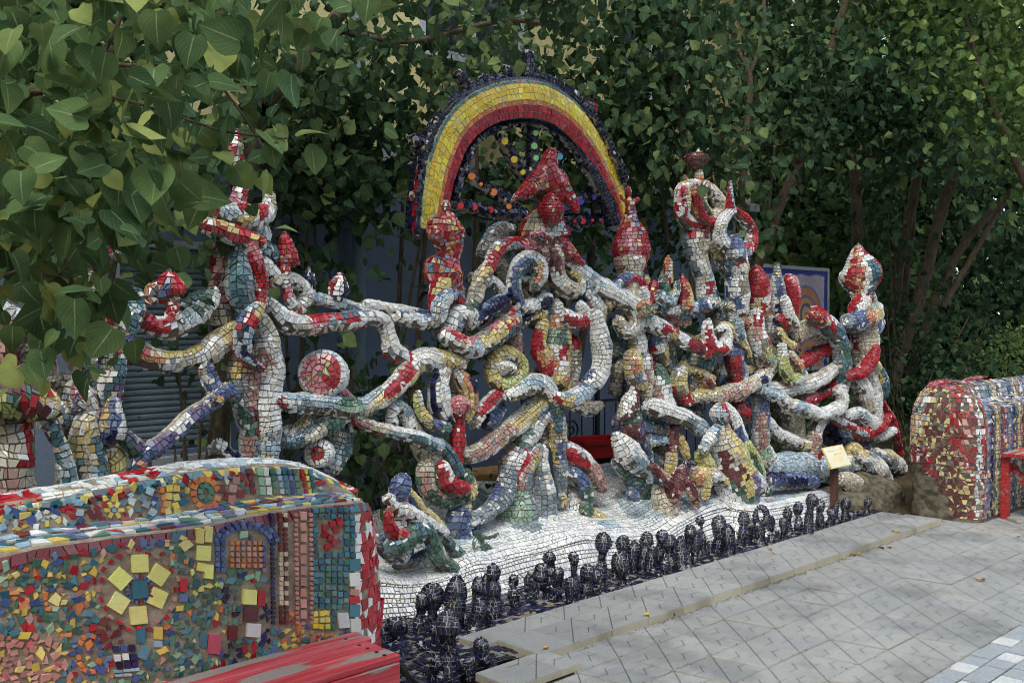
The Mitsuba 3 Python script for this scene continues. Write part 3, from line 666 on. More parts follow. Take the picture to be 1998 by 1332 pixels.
limb('serpent', 'rWL rWW PLW PYT PYT RrT rR', '205,815,54 260,850,58 340,880,64 430,845,70 515,790,72 585,730,62 605,680,44', dy=-.05, p=.038)
limb('limb', 'SMS SS', '585,770,54 600,840,48 622,910,24', dy=-.02); limb('limb', 'LYC YYC YCC', '95,960,52 175,945,60 255,965,60 300,955,40', dy=.0)
limb('vase', 'CWE WWNE WWNW CNC', '190,1020,50 160,1090,66 160,1180,70 195,1265,58 225,1300,36', dy=.0, rows='b'); limb('vase', 'OWY NOYY OYY YY', '280,1040,44 325,1110,64 340,1195,64 310,1280,50', dy=-.01, rows='b')
limb('berry', 'P', '283,1190,40 283,1222,46 283,1250,36', dy=-.08, p=.026)
limb('limb', 'TH YH BY GT', '44,1155,26 52,1225,34 88,1290,38 150,1325,38 215,1345,30', dy=-.04)
limb('eye_ring', 'YY YC YC HY HC HH YY YC', '478,955,40 535,918,46 610,940,46 642,1010,52 600,1075,54 520,1090,50 468,1040,44 470,980,38', dy=-.02, p=.036); limb('eye', 'WCW', '500,1000,44 540,995,46 575,1000,34', dy=-.03)
limb('serpent', 'CWY LLWY LLWG LTYG GGB GTB', '560,1150,58 640,1112,70 715,1095,72 785,1125,66 830,1195,52 848,1270,44 855,1340,38', dy=-.04, p=.036)
limb('limb', 'WRW WRW WRE', '372,1330,30 415,1245,44 495,1168,44', dy=-.03, rows='b'); limb('limb', 'NB', '450,1310,64 500,1225,62', dy=.05)
limb('pier', 'CWE CGC AEC CWC', '855,480,54 870,650,56 868,860,60 860,1060,62', dy=.14); limb('pier', 'CEC AGC CWE CSC', '270,560,50 240,760,56 230,960,58 240,1160,60 240,1330,56', dy=.16); limb('pier', 'CWC EGE CAC', '700,1080,60 720,1240,66 740,1420,70', dy=.10)
def knots(n, box_, seed, gaps=()):
    # lesser limbs winding through the back of the tangle
    r = np.random.default_rng(seed); k = 0
    while k < n:
        x, y = r.uniform(box_[0], box_[2]), r.uniform(box_[1], box_[3]); a = r.uniform(0, 6.28); q = []
        for j in range(5): q.append((x, y, r.uniform(28, 46))); a += r.normal(0, .9); x += 62 * math.cos(a); y += 62 * math.sin(a)
        if any(g[0] < u < g[2] and g[1] < w < g[3] for u, w, _ in q for g in gaps) or not all(box_[0] - 40 < u < box_[2] + 40 and box_[1] - 40 < w < box_[3] + 40 for u, w, _ in q): continue
        limb('limb', ' '.join(''.join(r.choice(list('WCCEGWSYRBAM'), 2)) for _ in range(3)), ' '.join(f'{u:.0f},{w:.0f},{v:.0f}' for u, w, v in q), dy=float(r.uniform(.06, .2))); k += 1
knots(22, (180, 420, 1120, 1250), 3, ((300, 940, 440, 1120), (630, 780, 730, 1010), (950, 820, 1070, 1060), (340, 560, 470, 700)))
ctx(None, C6, dy=-.06); CTX['thing'] = th
limb('serpent', 'LYW YYW LYW YSC WSS WSC CCC', '1000,10,52 930,72,56 862,132,56 782,202,56 702,258,54 625,284,46 560,270,36', dy=-.02, rows='b')
limb('limb', 'GB GBY EBY EYE YE', '1050,40,50 1085,140,48 1095,240,44 1102,340,40 1106,440,36 1112,540,30', dy=-.02)
limb('limb', 'WB WR WG YG Y', '1010,90,44 950,170,52 900,230,60 930,290,60', dy=-.02, p=.036)
limb('limb', 'WRW RWS WRS', '905,235,62 865,310,82 848,390,80', dy=-.01); limb('limb', 'YSS SSE', '960,290,52 905,360,56 900,440,48', dy=-.06)
limb('skirt', 'EKK EKKK EKKK KKC CKWC', '850,400,66 866,500,96 868,590,120 872,680,140', fl=.7, p=.042, dy=-.02)
limb('limb', 'EE EB EE BE', '832,375,44 808,475,52 745,562,54 665,610,44 610,640,34', dy=-.05, p=.036)
limb('column', 'WEW WEC WEC EEC WEC CCC', '1000,265,46 990,345,60 1005,430,68 1015,530,74 1015,620,78 1020,710,66', fl=.75, dy=-.06, rows='b', p=.038)
limb('robe', 'WRS WRS SS SS', '1135,265,50 1200,305,62 1262,375,56 1310,450,42', dy=.0, p=.038); limb('limb', 'BT BB GT GG', '1135,375,38 1195,412,40 1238,490,36 1232,575,32', dy=-.04)
limb('cone', 'CWC CWW CWWW', '1140,490,56 1168,570,92 1190,660,120', fl=.7, dy=.05, p=.04); limb('limb', 'G Y YY YYE', '1230,560,34 1262,600,46 1310,640,46 1380,690,30', dy=-.06)
# ---------------------------------------------------------------- coiled snake statue and seated figure in front of it
ctx('coiled_snake_statue', C6, dy=-.02); th = 'coiled_snake_statue'
tag(th, 'mosaic snake coil in cream, green and red rising behind the seated figure', 'statue')
limb('neck', 'R', '572,40,44 568,110,38 570,180,36 566,260,36 560,330,34', dy=-.08); limb('head', 'PrP', '540,25,34 572,18,50 605,28,34', dy=-.10, p=.026)
limb('serpent', 'SSR SCR WLL WTL LT TG TG', '40,100,30 120,142,34 205,165,36 300,184,38 395,204,42 475,245,46 530,305,46 565,370,36', dy=-.08, rows='b')
limb('limb', 'WW LW W', '228,115,30 222,70,32 262,28,36 300,75,36 330,140,38', dy=-.02); limb('limb', 'CC CC CWC', '330,140,44 375,215,58 425,290,66 450,350,56', dy=.0)
limb('coil', 'CC CSG SGG SGG GG GY GG', '400,350,40 400,430,50 440,500,52 520,525,52 590,500,52 628,445,46 605,385,36', dy=-.04); limb('coil', 'WRG RRG RRG', '488,355,42 505,410,50 545,448,54 600,462,40', dy=-.10)
limb('knot', 'YYY YY', '590,480,52 585,540,60 582,600,64', dy=-.03); limb('foot', 'BB BE', '575,600,60 572,660,66 590,730,60', dy=-.06, p=.044); limb('foot', 'B BB', '640,620,46 645,680,50 630,740,44', dy=-.04)
ctx('seated_figure', C6, dy=-.24); th = 'seated_figure'
tag(th, 'seated mosaic figure with blue head, white shawl and green legs on the plinth', 'statue')
limb('head', 'BBB', '258,500,44 268,468,62 275,436,54', p=.038, dy=-.05)
limb('torso', 'RWRY RWRY WRWB TWTB', '255,520,56 250,600,66 255,680,74 270,770,78', fl=.8, p=.04); limb('shawl', 'WWW WWL', '205,515,38 255,560,44 330,600,44 415,640,42 500,690,28', dy=-.06, p=.04)
limb('arm', 'RR RrR', '205,590,30 222,670,36 270,700,38 335,700,30', dy=-.10, p=.036); limb('cloak', 'YBR YYY', '310,500,46 370,580,44 430,620,40 480,660,32', dy=.05)
limb('leg', 'TG GG TG GT GG GT', '240,760,64 320,715,60 405,680,52 430,730,50 468,815,48 540,875,38', dy=-.09, p=.04); limb('leg', 'GT GG GT T', '400,690,44 470,720,42 540,775,36 610,810,28 665,832,14', dy=-.02, p=.036)
limb('seat', 'BEB', '150,720,40 220,800,52 300,838,40 400,800,30', dy=.02)
# ---------------------------------------------------------------- the tall column sculpture left of the arch, with its branches
ctx('branching_column', L3); th = 'branching_column'
tag(th, 'tall mosaic column with a blue leaf on its trunk and two long branches reaching right', 'sculpture')
limb('spire', 'RW WR RWR WRR RWP WPR', '150,-350,14 150,-300,26 145,-240,34 160,-170,44 175,-110,38 165,-60,34 150,0,44', dy=.02)
limb('spire', 'rVR RrR', '110,-390,12 112,-330,22 118,-250,26 130,-180,26', dy=.03)
limb('cap', 'WRL WLR RYL LRW WWC', '-10,20,50 60,25,64 150,55,72 235,60,66 296,15,44 302,-40,30', dy=-.03); limb('cap', 'EEG EGW GEW', '40,90,62 130,110,76 220,100,66', dy=.04)
limb('lip', 'YRC YRW YRW RRW RrC rW', '-15,95,36 60,120,46 140,150,50 200,165,40 262,182,30', dy=-.08, rows='b'); limb('lip', 'WLW LLW WW', '170,130,50 240,120,52 275,150,42', dy=.02)
limb('trunk', 'MSR MSR AMS AMG MMR', '110,190,66 100,290,76 85,400,78 70,510,72 90,600,60', dy=.10, p=.04)
limb('leaf', 'GKT ETT ETTE ETTE ETE TT', '168,190,22 160,240,48 155,310,70 163,400,78 190,485,58 214,530,24', fl=.55, dy=-.06, rows='b', p=.03)
limb('vein', 'PW PR RR RRW RR YL RRB LNL LNLR NLR RLR', '205,180,30 238,250,36 262,320,36 268,400,34 255,470,34 215,530,44 185,600,48 182,660,46 195,720,42 255,770,28', dy=-.10, p=.03)
limb('knob', 'TLT TLL', '225,225,40 270,215,46 312,222,40 326,250,24', dy=-.02); limb('limb', 'WWW WCW', '270,270,34 310,320,36 330,360,38', dy=-.05)
limb('trunk', 'CWW CWW WSV WWV WLY WLY LLY LYL LYW LLY', '245,530,42 290,600,54 296,690,64 318,760,62 306,850,64 300,940,62 302,1040,66 300,1140,62 288,1240,58 280,1420,64', dy=-.04)
limb('trunk', 'SYG SYG MGG MSG SGG SSG', '185,745,72 185,840,82 200,940,74 222,1050,62 222,1180,58 215,1260,56 210,1420,62', dy=.02)
limb('branch', 'WWC WWC WCC RPC RPC TRC RWR WWW WWR WWR RWW', '300,470,40 380,540,60 460,565,52 560,560,50 650,548,46 740,540,42 825,548,40 862,600,42 885,680,48 950,735,52', dy=-.03, rows='b')
limb('branch', 'WLW LLW LWW LLW WLL LLR', '440,470,34 500,440,32 590,452,30 680,482,32 760,512,34 830,538,30', dy=.03, rows='b')
limb('branch', 'BBA BBV BBW', '760,478,28 860,490,32 960,512,34 1070,535,38', dy=.12); limb('branch', 'WNY WNY NWY YYY', '880,540,28 960,552,34 1040,572,34 1115,545,34', dy=.02)
limb('tulip', 'RR RRR RrR RRW', '378,130,8 378,165,28 386,215,46 390,262,52 386,300,34', dy=-.02, p=.032); limb('petal', 'R', '410,250,26 432,268,20 442,278,8', dy=-.04)
limb('stem', 'R P PR PW RP', '378,300,22 382,370,24 398,440,28 440,500,22', dy=-.05, p=.03); limb('loop', 'W WB WW WW W', '310,300,34 318,355,38 385,345,38 448,372,38 472,432,40 446,495,36', dy=.0)
limb('bud', 'NEN NNE WNE', '490,302,8 492,340,26 490,385,30 492,425,26', dy=.02, p=.026); limb('bud', 'RWR NWRR NWRW NWNW', '640,335,16 634,365,44 628,405,52 620,440,36', dy=.0, p=.03, fl=.7)
def disc(a, b):
    th = (b - .5) * 2; r = np.hypot((a - .5) * 2.0, th * 2.0); out = np.where(r < .60, np.where(a > .55, np.where(rng.random(len(a)) < .4, 'R', 'P'), 'P'), 'W')
    out = np.where((r < .8) & (rng.random(len(a)) < .12), 'H', out); return np.where((r >= .60) & (rng.random(len(a)) < .15), 'L', out)
puck('disc', 560, 800, 112, .10, lambda d, b: np.where(d > .78, np.where(rng.random(len(d)) < .2, 'L', 'W'), np.where(rng.random(len(d)) < .1, 'H', np.where((b > .55) & (b < .95) & (d > .2), 'R', 'P'))), p=.036); limb('neck', 'PRP PKW', '610,880,40 650,905,44 690,950,40', dy=-.03)
limb('branch', 'WRW LWW LLW WLW LLC GKC GKC LLC LYW WRC WRY WRY WWR WWW YWC YLC YWC', '330,915,42 430,928,46 520,945,50 600,945,52 680,958,60 760,955,56 830,915,52 900,855,56 960,790,58 1020,735,60 1100,735,58 1190,755,52', dy=-.06, rows='b')
limb('branch', 'KG GGG GGE ETE', '690,975,50 615,1015,52 540,1065,46 460,1105,46 385,1122,40', dy=-.03); limb('branch', 'YYC YC', '490,1000,34 445,1062,38 375,1082,36', dy=.02)
puck('disc', 543, 1170, 64, .10, lambda d, b: np.where(d > .6, 'W', 'R'), p=.034); limb('branch', 'WTC TCL TLW WL', '650,1080,66 640,1140,60 620,1200,50 605,1250,40', dy=.04); limb('limb', 'WNW NWE NNE', '60,1150,50 110,1190,40 160,1200,34', dy=.05)
# ---------------------------------------------------------------- the figure with a raised arm and a tulip
ctx('raised_arm_figure', L2); th = 'raised_arm_figure'
tag(th, 'mosaic figure with raised arms and a red tulip bowl in front of the shutter', 'sculpture')
def tulip(a, b): return np.where((np.abs(b - .5) < .035) & (a < .75) & (a > .3), 'B', np.where(rng.random(len(a)) < .05, 'O', 'R'))
limb('tulip', 'R', '880,328,14 880,360,44 878,400,78 876,440,98 880,475,84 890,500,46', fl=.6, dy=-.02, colour=tulip, p=.036); limb('tulip', 'ASO', '800,430,34 775,470,32 800,500,26', dy=.0)
limb('stem', 'GR RR RRW', '905,480,28 895,550,28 865,615,26', dy=-.05, p=.03); limb('stem', 'RR RW', '900,500,22 920,560,24 945,605,22', dy=-.05, p=.03)
limb('bowl', 'RW RRW WRW WWC WLW WGW GGW LGW', '708,575,28 770,622,52 870,632,64 960,612,68 1040,560,64 1095,490,40 1110,445,20', dy=-.0, p=.04); limb('bowl', 'GG GT', '950,560,44 1010,500,44 1060,470,34', dy=.05)
limb('arm', 'YWR YRR YOR YWW YCW YWC YWC YYC YC', '600,780,60 680,765,72 760,790,66 860,810,52 960,808,54 1060,780,62 1140,715,70 1215,655,62', dy=.02, rows='b')
limb('arm', 'TTL TLT TTB BTO RTB', '712,470,36 705,545,42 668,635,50 630,705,52 600,790,58', dy=-.04); limb('body', 'RTT TTL TWT VTW RWT', '585,790,64 582,880,64 578,970,56 590,1030,46', dy=-.06)
limb('arm', 'YWB BYV RYO RYB TBT TBR', '615,620,38 570,700,38 500,775,46 420,770,42 355,740,24', dy=-.04); puck('head', 548, 562, 66, .10, lambda d, b: np.where(d > .75, 'R', np.where(d > .4, 'O', 'Y')), p=.032, dy=-.03); limb('limb', 'WCS WC', '500,400,40 520,450,46 560,480,40', dy=.04)
limb('strut', 'BBC BBC BVC BWC BVC BBC OBC', '1185,970,52 1100,1025,50 1020,1085,50 940,1155,50 850,1230,50 750,1310,46 690,1370,44', dy=-.06, rows='b'); limb('joint', 'BWS BBW BLW', '1070,860,40 1095,920,46 1130,985,50', dy=-.03); limb('joint', 'OYO', '1120,1000,22 1150,1015,24', dy=-.12)
limb('limb', 'NBV RBR RRB RVR RPR PR', '388,130,22 415,225,30 470,292,36 545,288,36 608,240,30 585,170,24 562,120,14', dy=.03)
limb('leg', 'WCC WCW CYC CTC CYL', '440,985,54 470,1060,56 440,1130,60 425,1230,64 410,1340,70 400,1500,76', dy=-.03, p=.036); limb('leg', 'CYW TYW TLW NLW', '470,1140,40 480,1230,44 500,1340,48 510,1500,54', dy=-.09, p=.034); limb('berry', 'VPV WVW', '405,960,36 412,1000,46 408,1040,36', dy=-.04, p=.03)
limb('vase', 'WBY WBYO WBYC WNBL WLN', '590,1035,34 588,1100,58 584,1175,72 580,1228,58 578,1262,22', dy=-.10, p=.03); limb('leg', 'VGL VGL WVL', '660,1210,46 700,1270,56 740,1340,44 765,1490,50', dy=-.05); limb('leg', 'YYV VYY', '540,1290,70 580,1350,74 590,1500,84', dy=-.02, p=.04)
limb('limb', 'SRS RrR', '450,660,34 460,700,34 480,750,26', dy=-.06)
# ---------------------------------------------------------------- the fish head at the far left
limb('stem', 'RB RV TB', '478,300,30 500,360,34 520,440,36', dy=.05); knots(7, (160, 640, 640, 1280), 8, ((640, 840, 1100, 1200),))
ctx('fish_head_sculpture', L2, dy=-.02); th = 'fish_head_sculpture'
tag(th, 'wide mosaic fish head with red and yellow squares on a cream trunk at the left', 'sculpture')
limb('head', 'ABGHA AGBHS RGHHA AMGHC MGRSW RYMYW YYYWW WWWW', '-60,1010,130 20,1000,138 100,1005,138 180,1020,122 250,1045,90 300,1060,50', fl=.8, dy=-.10, p=.042, tri=.2)
limb('trunk', 'RRCC RCCCT CSCCT CCCCT', '60,1140,104 70,1230,112 40,1340,130 30,1520,150', dy=-.0, p=.044, tri=.3); limb('fin', 'TT LT TL', '270,1110,26 295,1200,34 325,1290,40 350,1360,40 362,1490,46', dy=-.12); limb('trunk', 'CSC AZC MSC CAC', '10,560,48 60,660,62 30,760,66 70,880,70', dy=.06, p=.04, tri=.4); limb('trunk', 'SCA MCC CSA', '120,580,40 100,680,50 150,790,54 120,900,58', dy=.10, p=.04, tri=.4)
limb('pier', 'AZC MZC CZA', '180,640,84 205,780,96 225,900,88', dy=.12, p=.044, tri=.4); limb('pier', 'CCA CAC CCC', '330,900,40 345,1100,56 350,1340,60 350,1520,66', dy=.14); limb('limb', 'WWC WWW WCW WW', '-10,470,34 25,545,46 95,590,58 180,598,56 245,590,40', dy=.0, p=.04); limb('limb', 'RrZ ZrR', '180,690,40 230,760,44 260,840,40', dy=.06)
limb('limb', 'CCE ECS', '330,1130,40 360,1050,46 380,960,40 400,900,36', dy=.04)
# ---------------------------------------------------------------- columns right of the arch
ctx('ring_column', R7, dy=.02); th = 'ring_column'
tag(th, 'mosaic column topped by two interlaced rings and a dark red cup', 'sculpture')
limb('cup', 'M MMM MMM MM', '604,22,84 604,45,82 606,78,66 610,108,34', p=.034, caps=(.15, .5)); limb('finial', 'YYY', '608,-30,10 606,0,20 604,20,26', p=.026); limb('neck', 'YYC YOO OOO', '614,115,24 616,150,26 612,190,36')
limb('ring', 'OWW WWY WPW WWR WRC SRC CRC WCW WCW WWC WCO', '600,195,32 540,205,36 490,245,40 488,330,42 510,410,46 570,470,50 650,470,50 722,420,46 752,345,44 712,265,42 650,205,36', dy=-.02, p=.038)
limb('ring', 'RO RR RRO RRR RR', '585,225,28 600,290,34 612,360,36 640,425,38 690,455,38', dy=-.08, p=.03); limb('ring', 'YT YTY YTM', '640,270,24 648,340,24 690,400,26', dy=-.02, p=.026); limb('ring', 'YPR YWR WRW', '520,235,28 530,300,30 525,390,30', dy=-.06, p=.028); limb('ornament', 'OA', '520,150,14 525,175,18 540,200,18', p=.026)
limb('stem', 'SSM SMRE SCRE SCWE CWE LCW LRWW CRRW RRY', '595,495,82 592,555,92 600,630,84 612,700,66 640,770,66 655,850,66 658,920,62 680,1000,46', dy=.0, p=.038)
ctx('bird_column', R7, dy=-.10); th = 'bird_column'
tag(th, 'mosaic column shaped like a long necked bird with open round wings', 'sculpture')
limb('neck', 'LR LR LRR RR', '815,182,10 812,250,20 815,320,28 825,385,34', p=.026); limb('wing', 'LWW LWW LWW LWW WWL', '808,385,34 760,440,42 745,520,44 770,590,52 830,640,58', rows='b', p=.026); limb('wing', 'RRL RRW RRW RRL LR', '840,375,36 910,435,42 952,505,42 945,580,44 890,640,50', rows='b', p=.028)
limb('belly', 'BBB BLE', '850,560,40 845,600,64 850,650,70', dy=-.04, p=.034); limb('body', 'ESR YRRB YRWB ERWB YWBE CWB', '850,650,86 852,720,88 862,790,72 855,865,76 868,935,84 878,1010,62', p=.034); limb('body', 'YCA YLW LLE LTL', '820,990,40 850,1060,44 860,1130,46 880,1190,38', dy=.02)
limb('tail', 'YYA YY YYW YW', '705,510,30 700,590,42 735,660,44 780,750,44 800,810,26', dy=.10)
ctx('tulip_group', R7, dy=-.03); th = 'tulip_group'
tag(th, 'cluster of small mosaic tulips, balls and a green hand left of the ring column', 'sculpture')
limb('tulip', 'O YOR YWR YRW', '412,665,12 410,700,26 412,760,32 420,830,30', dy=-.02, p=.03); limb('hand', 'GGE GGT GGL', '378,785,28 388,860,42 398,935,52', p=.034); limb('bowl', 'GLW GLL YLG LG', '360,930,46 420,955,52 465,900,32 470,840,18', dy=-.06); limb('base', 'GTA GYR NTB WLB TBR TLT TRT LTB', '370,1000,44 460,1020,56 560,1010,54 640,985,62 690,965,56 780,985,30', dy=-.02)
limb('tulip', 'R OR YRR YOR RYB', '502,785,10 508,840,34 515,910,54 520,985,56', dy=-.04, p=.03); limb('bud', 'RR RrR WSR', '318,845,34 300,910,42 315,985,40', p=.032); limb('bud', 'Y', '272,800,16 272,830,26', p=.028)
puck('ball', 260, 1018, 60, .08, lambda d, b: np.array(list('GKO'))[rng.integers(0, 3, len(d))], dy=-.14, p=.044); limb('ball', 'OYO', '15,950,30 20,985,42 25,1010,30', dy=-.06)
limb('snail', 'LWW WWW WWC WWC WWC CWC CC', '-30,880,50 60,920,54 130,965,56 195,1030,62 200,1110,60 140,1150,50 90,1095,44', dy=-.08, rows='b'); limb('stem', 'GGT GTG GG', '95,1140,56 115,1210,54 80,1290,50', dy=.05)
limb('arch', 'BLB BBR BRY RRB', '60,880,40 130,815,44 205,810,44 250,880,44', dy=-.02); limb('arch', 'YYR YYW', '165,850,52 180,930,50', dy=.0); limb('limb', 'WWC RWC', '235,890,50 255,970,56', dy=-.02)
limb('limb', 'LWC LWC WRW RYW RWW MRW RMW WRW', '255,1090,56 330,1120,62 420,1165,54 520,1228,54 600,1270,52 660,1295,46', dy=-.06); limb('loop', 'WW WRW WRR WRW WWW WW W', '668,1085,30 668,1160,42 695,1245,48 755,1270,46 795,1195,40 780,1130,34 725,1145,18', dy=-.08, p=.034); limb('loop', 'Y YY YYC Y', '735,1160,32 790,1130,38 850,1190,34 890,1250,24', dy=-.03); limb('limb', 'BB BA', '745,1020,54 730,1090,52', dy=.04)
limb('limb', 'CAR RSC CSC', '350,1060,44 430,1085,50 520,1090,46', dy=.03)
# ---------------------------------------------------------------- figures below
ctx('owl_figure', R8, dy=-.06); th = 'owl_figure'
tag(th, 'white and yellow owl like mosaic figure standing on a green leaf shaped body', 'statue')
limb('head', 'WWW WWY WWY', '188,160,42 186,200,60 190,245,58', p=.042); limb('body', 'YYC YOY YOYC YYC', '165,280,56 166,340,66 175,400,60 200,450,44', dy=-.04, p=.034); limb('body', 'SWC CSC CC', '235,300,40 238,420,46 240,510,36', p=.034); limb('wing', 'R RR', '252,320,24 258,360,28 255,400,22', p=.03)
limb('leaf', 'MW MWW MWC MC', '175,465,24 155,530,54 120,600,56 90,640,20', dy=-.04, fl=.6); limb('leaf', 'GGG GGV VMV MVM', '165,560,40 140,630,86 145,690,90 180,760,56', fl=.7); limb('leaf', 'WWW WWW WLW LLW LL', '80,750,40 120,820,86 180,890,84 230,950,46 262,1010,20', fl=.7, dy=-.03, p=.04); limb('leaf', 'GGL GTG GG', '70,890,36 150,985,60 235,1075,50 270,1110,20', fl=.6, dy=.04); limb('limb', 'GVB GBB WBN', '228,780,30 255,850,30 262,930,26', p=.03); limb('limb', 'AAA ACA', '60,480,40 70,380,44 100,300,44', dy=.10)
ctx('owl_figure', R8, dy=.10); limb('pier', 'CEC AGC GEG CAC CEC', '150,60,60 130,200,66 140,420,72 150,640,76 160,860,80'); ctx('leaning_figure', R8, dy=.10); limb('pier', 'EGC GAC CWC SEC CCA', '330,60,60 350,240,64 350,460,70 340,680,74 330,900,70', thing='leaning_figure')
ctx('leaning_figure', R8, dy=-.02); th = 'leaning_figure'
tag(th, 'leaning white and blue mosaic figure whose torso turns into a white fish', 'statue')
limb('shoulder', 'WEW WLE', '280,110,50 330,140,60', dy=-.0); limb('body', 'CEB CBB CBR YCR YR', '290,150,52 305,210,56 330,270,50 350,330,24', dy=-.02); limb('torso', 'GGR GWO EWSO WWSO LWO', '305,370,56 312,440,72 325,520,84 345,570,70', p=.046, fl=.8)
limb('fish', 'WW WWW WWB WWC WEC LLE BLC TC', '240,565,34 310,590,70 395,620,58 465,640,48 540,690,54 600,725,34 630,760,14', dy=-.06, p=.034, rows='b'); limb('jaw', 'TB BAC CSC', '235,690,40 305,705,46 370,715,30'); limb('jaw', 'BLC BLW', '250,770,34 320,768,38 365,770,28', dy=-.02)
limb('pillar', 'MMM MMM MSM YYC YYY YYC', '402,690,34 392,770,36 388,850,38 378,920,38 365,990,30', dy=-.03); limb('petal', 'Y YY YY Y', '435,730,12 458,810,30 478,870,24', dy=-.04, fl=.5); limb('limb', 'AGC EAC', '280,860,50 320,930,50', dy=.08)
ctx('yellow_figure', R8, dy=-.02); th = 'yellow_figure'
tag(th, 'small yellow and red mosaic figure holding up its hand beside a blue pillar', 'statue')
limb('body', 'Y YYY YYY YRR RRR RWE', '458,312,14 438,370,46 425,430,56 440,490,52 475,540,40', p=.036); limb('arm', 'YY YYO YY', '480,360,26 550,375,28 620,405,24'); limb('hand', 'OMO', '590,420,30 612,445,34', dy=-.04); limb('trunk', 'EG EGL GTY AYA YYA YCY', '580,250,70 560,330,76 545,400,52 550,470,40 555,520,36', dy=.06)
limb('branch', 'YCC YYC CSC CSC CCW NNW', '520,520,40 610,510,46 710,500,52 800,470,54 900,415,46', dy=-.02); limb('pillar', 'BBM BBR BRM BRM RPR', '740,190,48 738,280,56 758,370,52 772,460,30', dy=.02); limb('pillar', 'YYM YY Y', '740,120,26 795,200,26 835,280,18', dy=-.02); limb('ball', 'RRR RMR', '765,550,40 775,600,66 790,640,50', dy=.05, p=.038)
knots(12, (250, 120, 900, 700), 11, ((480, 260, 700, 330),)); ctx('robed_woman', R8, dy=-.14); th = 'robed_woman'
tag(th, 'seated mosaic woman with blue face and long white hair in a patchwork robe', 'statue')
limb('head', 'RRLW RLLW RLTW', '665,572,40 662,610,60 668,650,48', p=.03); limb('hair', 'WWB WWB WBB LWB', '690,580,34 735,640,46 770,720,46 800,800,40', dy=.02); limb('robe', 'YSCWB YYCWW HYCMWB HYMMWW ZVYGWWG BBGWWH BLNWW', '672,690,56 682,760,88 705,850,118 730,940,140 760,1030,150 780,1090,130', fl=.75, p=.042, tri=.22)
limb('arm', 'TL LLT LL', '645,700,32 605,760,40 562,815,30', dy=-.06); limb('cloak', 'H HGH HGH HW', '815,790,36 850,860,44 880,930,44 895,990,30', dy=.0); limb('lap', 'HYH HHG', '560,850,46 590,920,50', dy=.0); limb('train', 'WWG WWW WGW', '820,960,50 880,1020,56 930,1060,40', dy=.0)
ctx('crouching_figure', R8, dy=-.24); th = 'crouching_figure'
tag(th, 'crouching maroon mosaic figure leaning on both arms at the plinth edge', 'statue')
limb('head', 'N', '468,890,18 466,912,30 462,935,26', dy=.02, p=.03); limb('torso', 'MMS MMM MMM SMM SSC', '462,940,38 435,990,54 400,1045,52 392,1100,46', p=.034); limb('arm', 'MM MMS MM', '375,1015,34 315,960,32 270,918,24', dy=-.0); limb('arm', 'MM MS MS SS', '475,1010,36 508,1075,34 530,1140,20', dy=-.05); limb('base', 'SCC SCC CC', '320,1060,50 340,1120,74 360,1180,84', dy=.06, p=.04)
ctx('yellow_cub', R8, dy=-.22); th = 'yellow_cub'
tag(th, 'small yellow mosaic cub lying beside the robed woman on the plinth', 'statue')
limb('head', 'YOY YYO', '530,950,40 548,985,52 575,1005,44', p=.03); limb('body', 'YYW YYC YC', '560,960,44 630,965,50 690,1005,40', dy=.05); limb('leg', 'Y YY', '582,1010,30 580,1060,28 580,1100,22', dy=-.02)
limb('flower', 'BBB LBL', '150,1060,30 155,1085,44 175,1100,36', thing='leaning_figure', p=.04)
# ---------------------------------------------------------------- the far right end
ctx('bud_column', R9, dy=.0); th = 'bud_column'
tag(th, 'twisting mosaic column with a large red and orange bud at the far right end', 'sculpture')
def bud(a, b):
    d = (b - .5) * 360; out = np.full(len(a), 'R')
    out[(d > -52) & (d < -18) & (a > .28) & (a < .75)] = 'T'; out[(d >= -18) & (d < 2)] = 'W'; m = (d > 2) & (rng.random(len(a)) < .45); out[m] = np.where(rng.random(m.sum()) < .6, 'O', 'Y'); out[(d > 62)] = 'W'
    out[(a < .12)] = 'S'; out[(d < -18) & (d > -60) & (a > .2) & (a < .28)] = 'W'; return out
limb('bud', 'R', '545,66,8 546,100,34 552,150,76 556,200,100 556,245,96 556,290,62 552,325,44', fl=.75, p=.038, colour=bud, dy=-.02)
limb('neck', 'RWR SWR YWR RWR RR', '575,290,36 560,340,42 540,390,46 530,430,36', dy=-.04); limb('neck', 'WR SW', '595,290,28 600,340,30 590,380,32'); limb('ring', 'EEB BBL BOW LYW LWW', '490,440,40 550,420,58 615,385,52 630,365,30', dy=-.06); limb('ring', 'BLE BBL', '520,440,52 580,465,64 620,440,50', dy=-.0)
limb('trunk', 'MCCS MCCR MCCR MSSC ESCT CWYT CWTT CWCC WWC CWW', '572,470,74 576,550,68 575,630,58 588,710,54 602,780,58 606,850,56 600,920,58', p=.034); limb('ribbon', 'R', '622,560,24 600,620,32 560,665,32 500,690,26', dy=-.10); limb('patch', 'YO TY TT TB', '625,640,30 650,700,38 655,770,34', dy=-.04); limb('leg', 'R RR RM R', '650,820,28 690,885,30 715,960,26 748,1060,18', dy=.03)
limb('limb', 'CWC WWC WCA', '520,690,28 560,740,42 585,830,44', dy=-.05, rows='b'); limb('root', 'WW WLW WW', '480,870,28 545,862,32 590,905,52', dy=-.05); limb('root', 'RLR LRL RLR RRO RRr RR', '425,885,26 500,928,28 575,962,30 650,925,30 680,880,22', dy=-.07, p=.03); limb('root', 'WWW W', '615,980,20 660,968,28 705,945,26', dy=-.04)
ctx('pod_cluster', R9, dy=.02); th = 'pod_cluster'
tag(th, 'cluster of upright red pods on cream and blue mosaic limbs left of the bud column', 'sculpture')
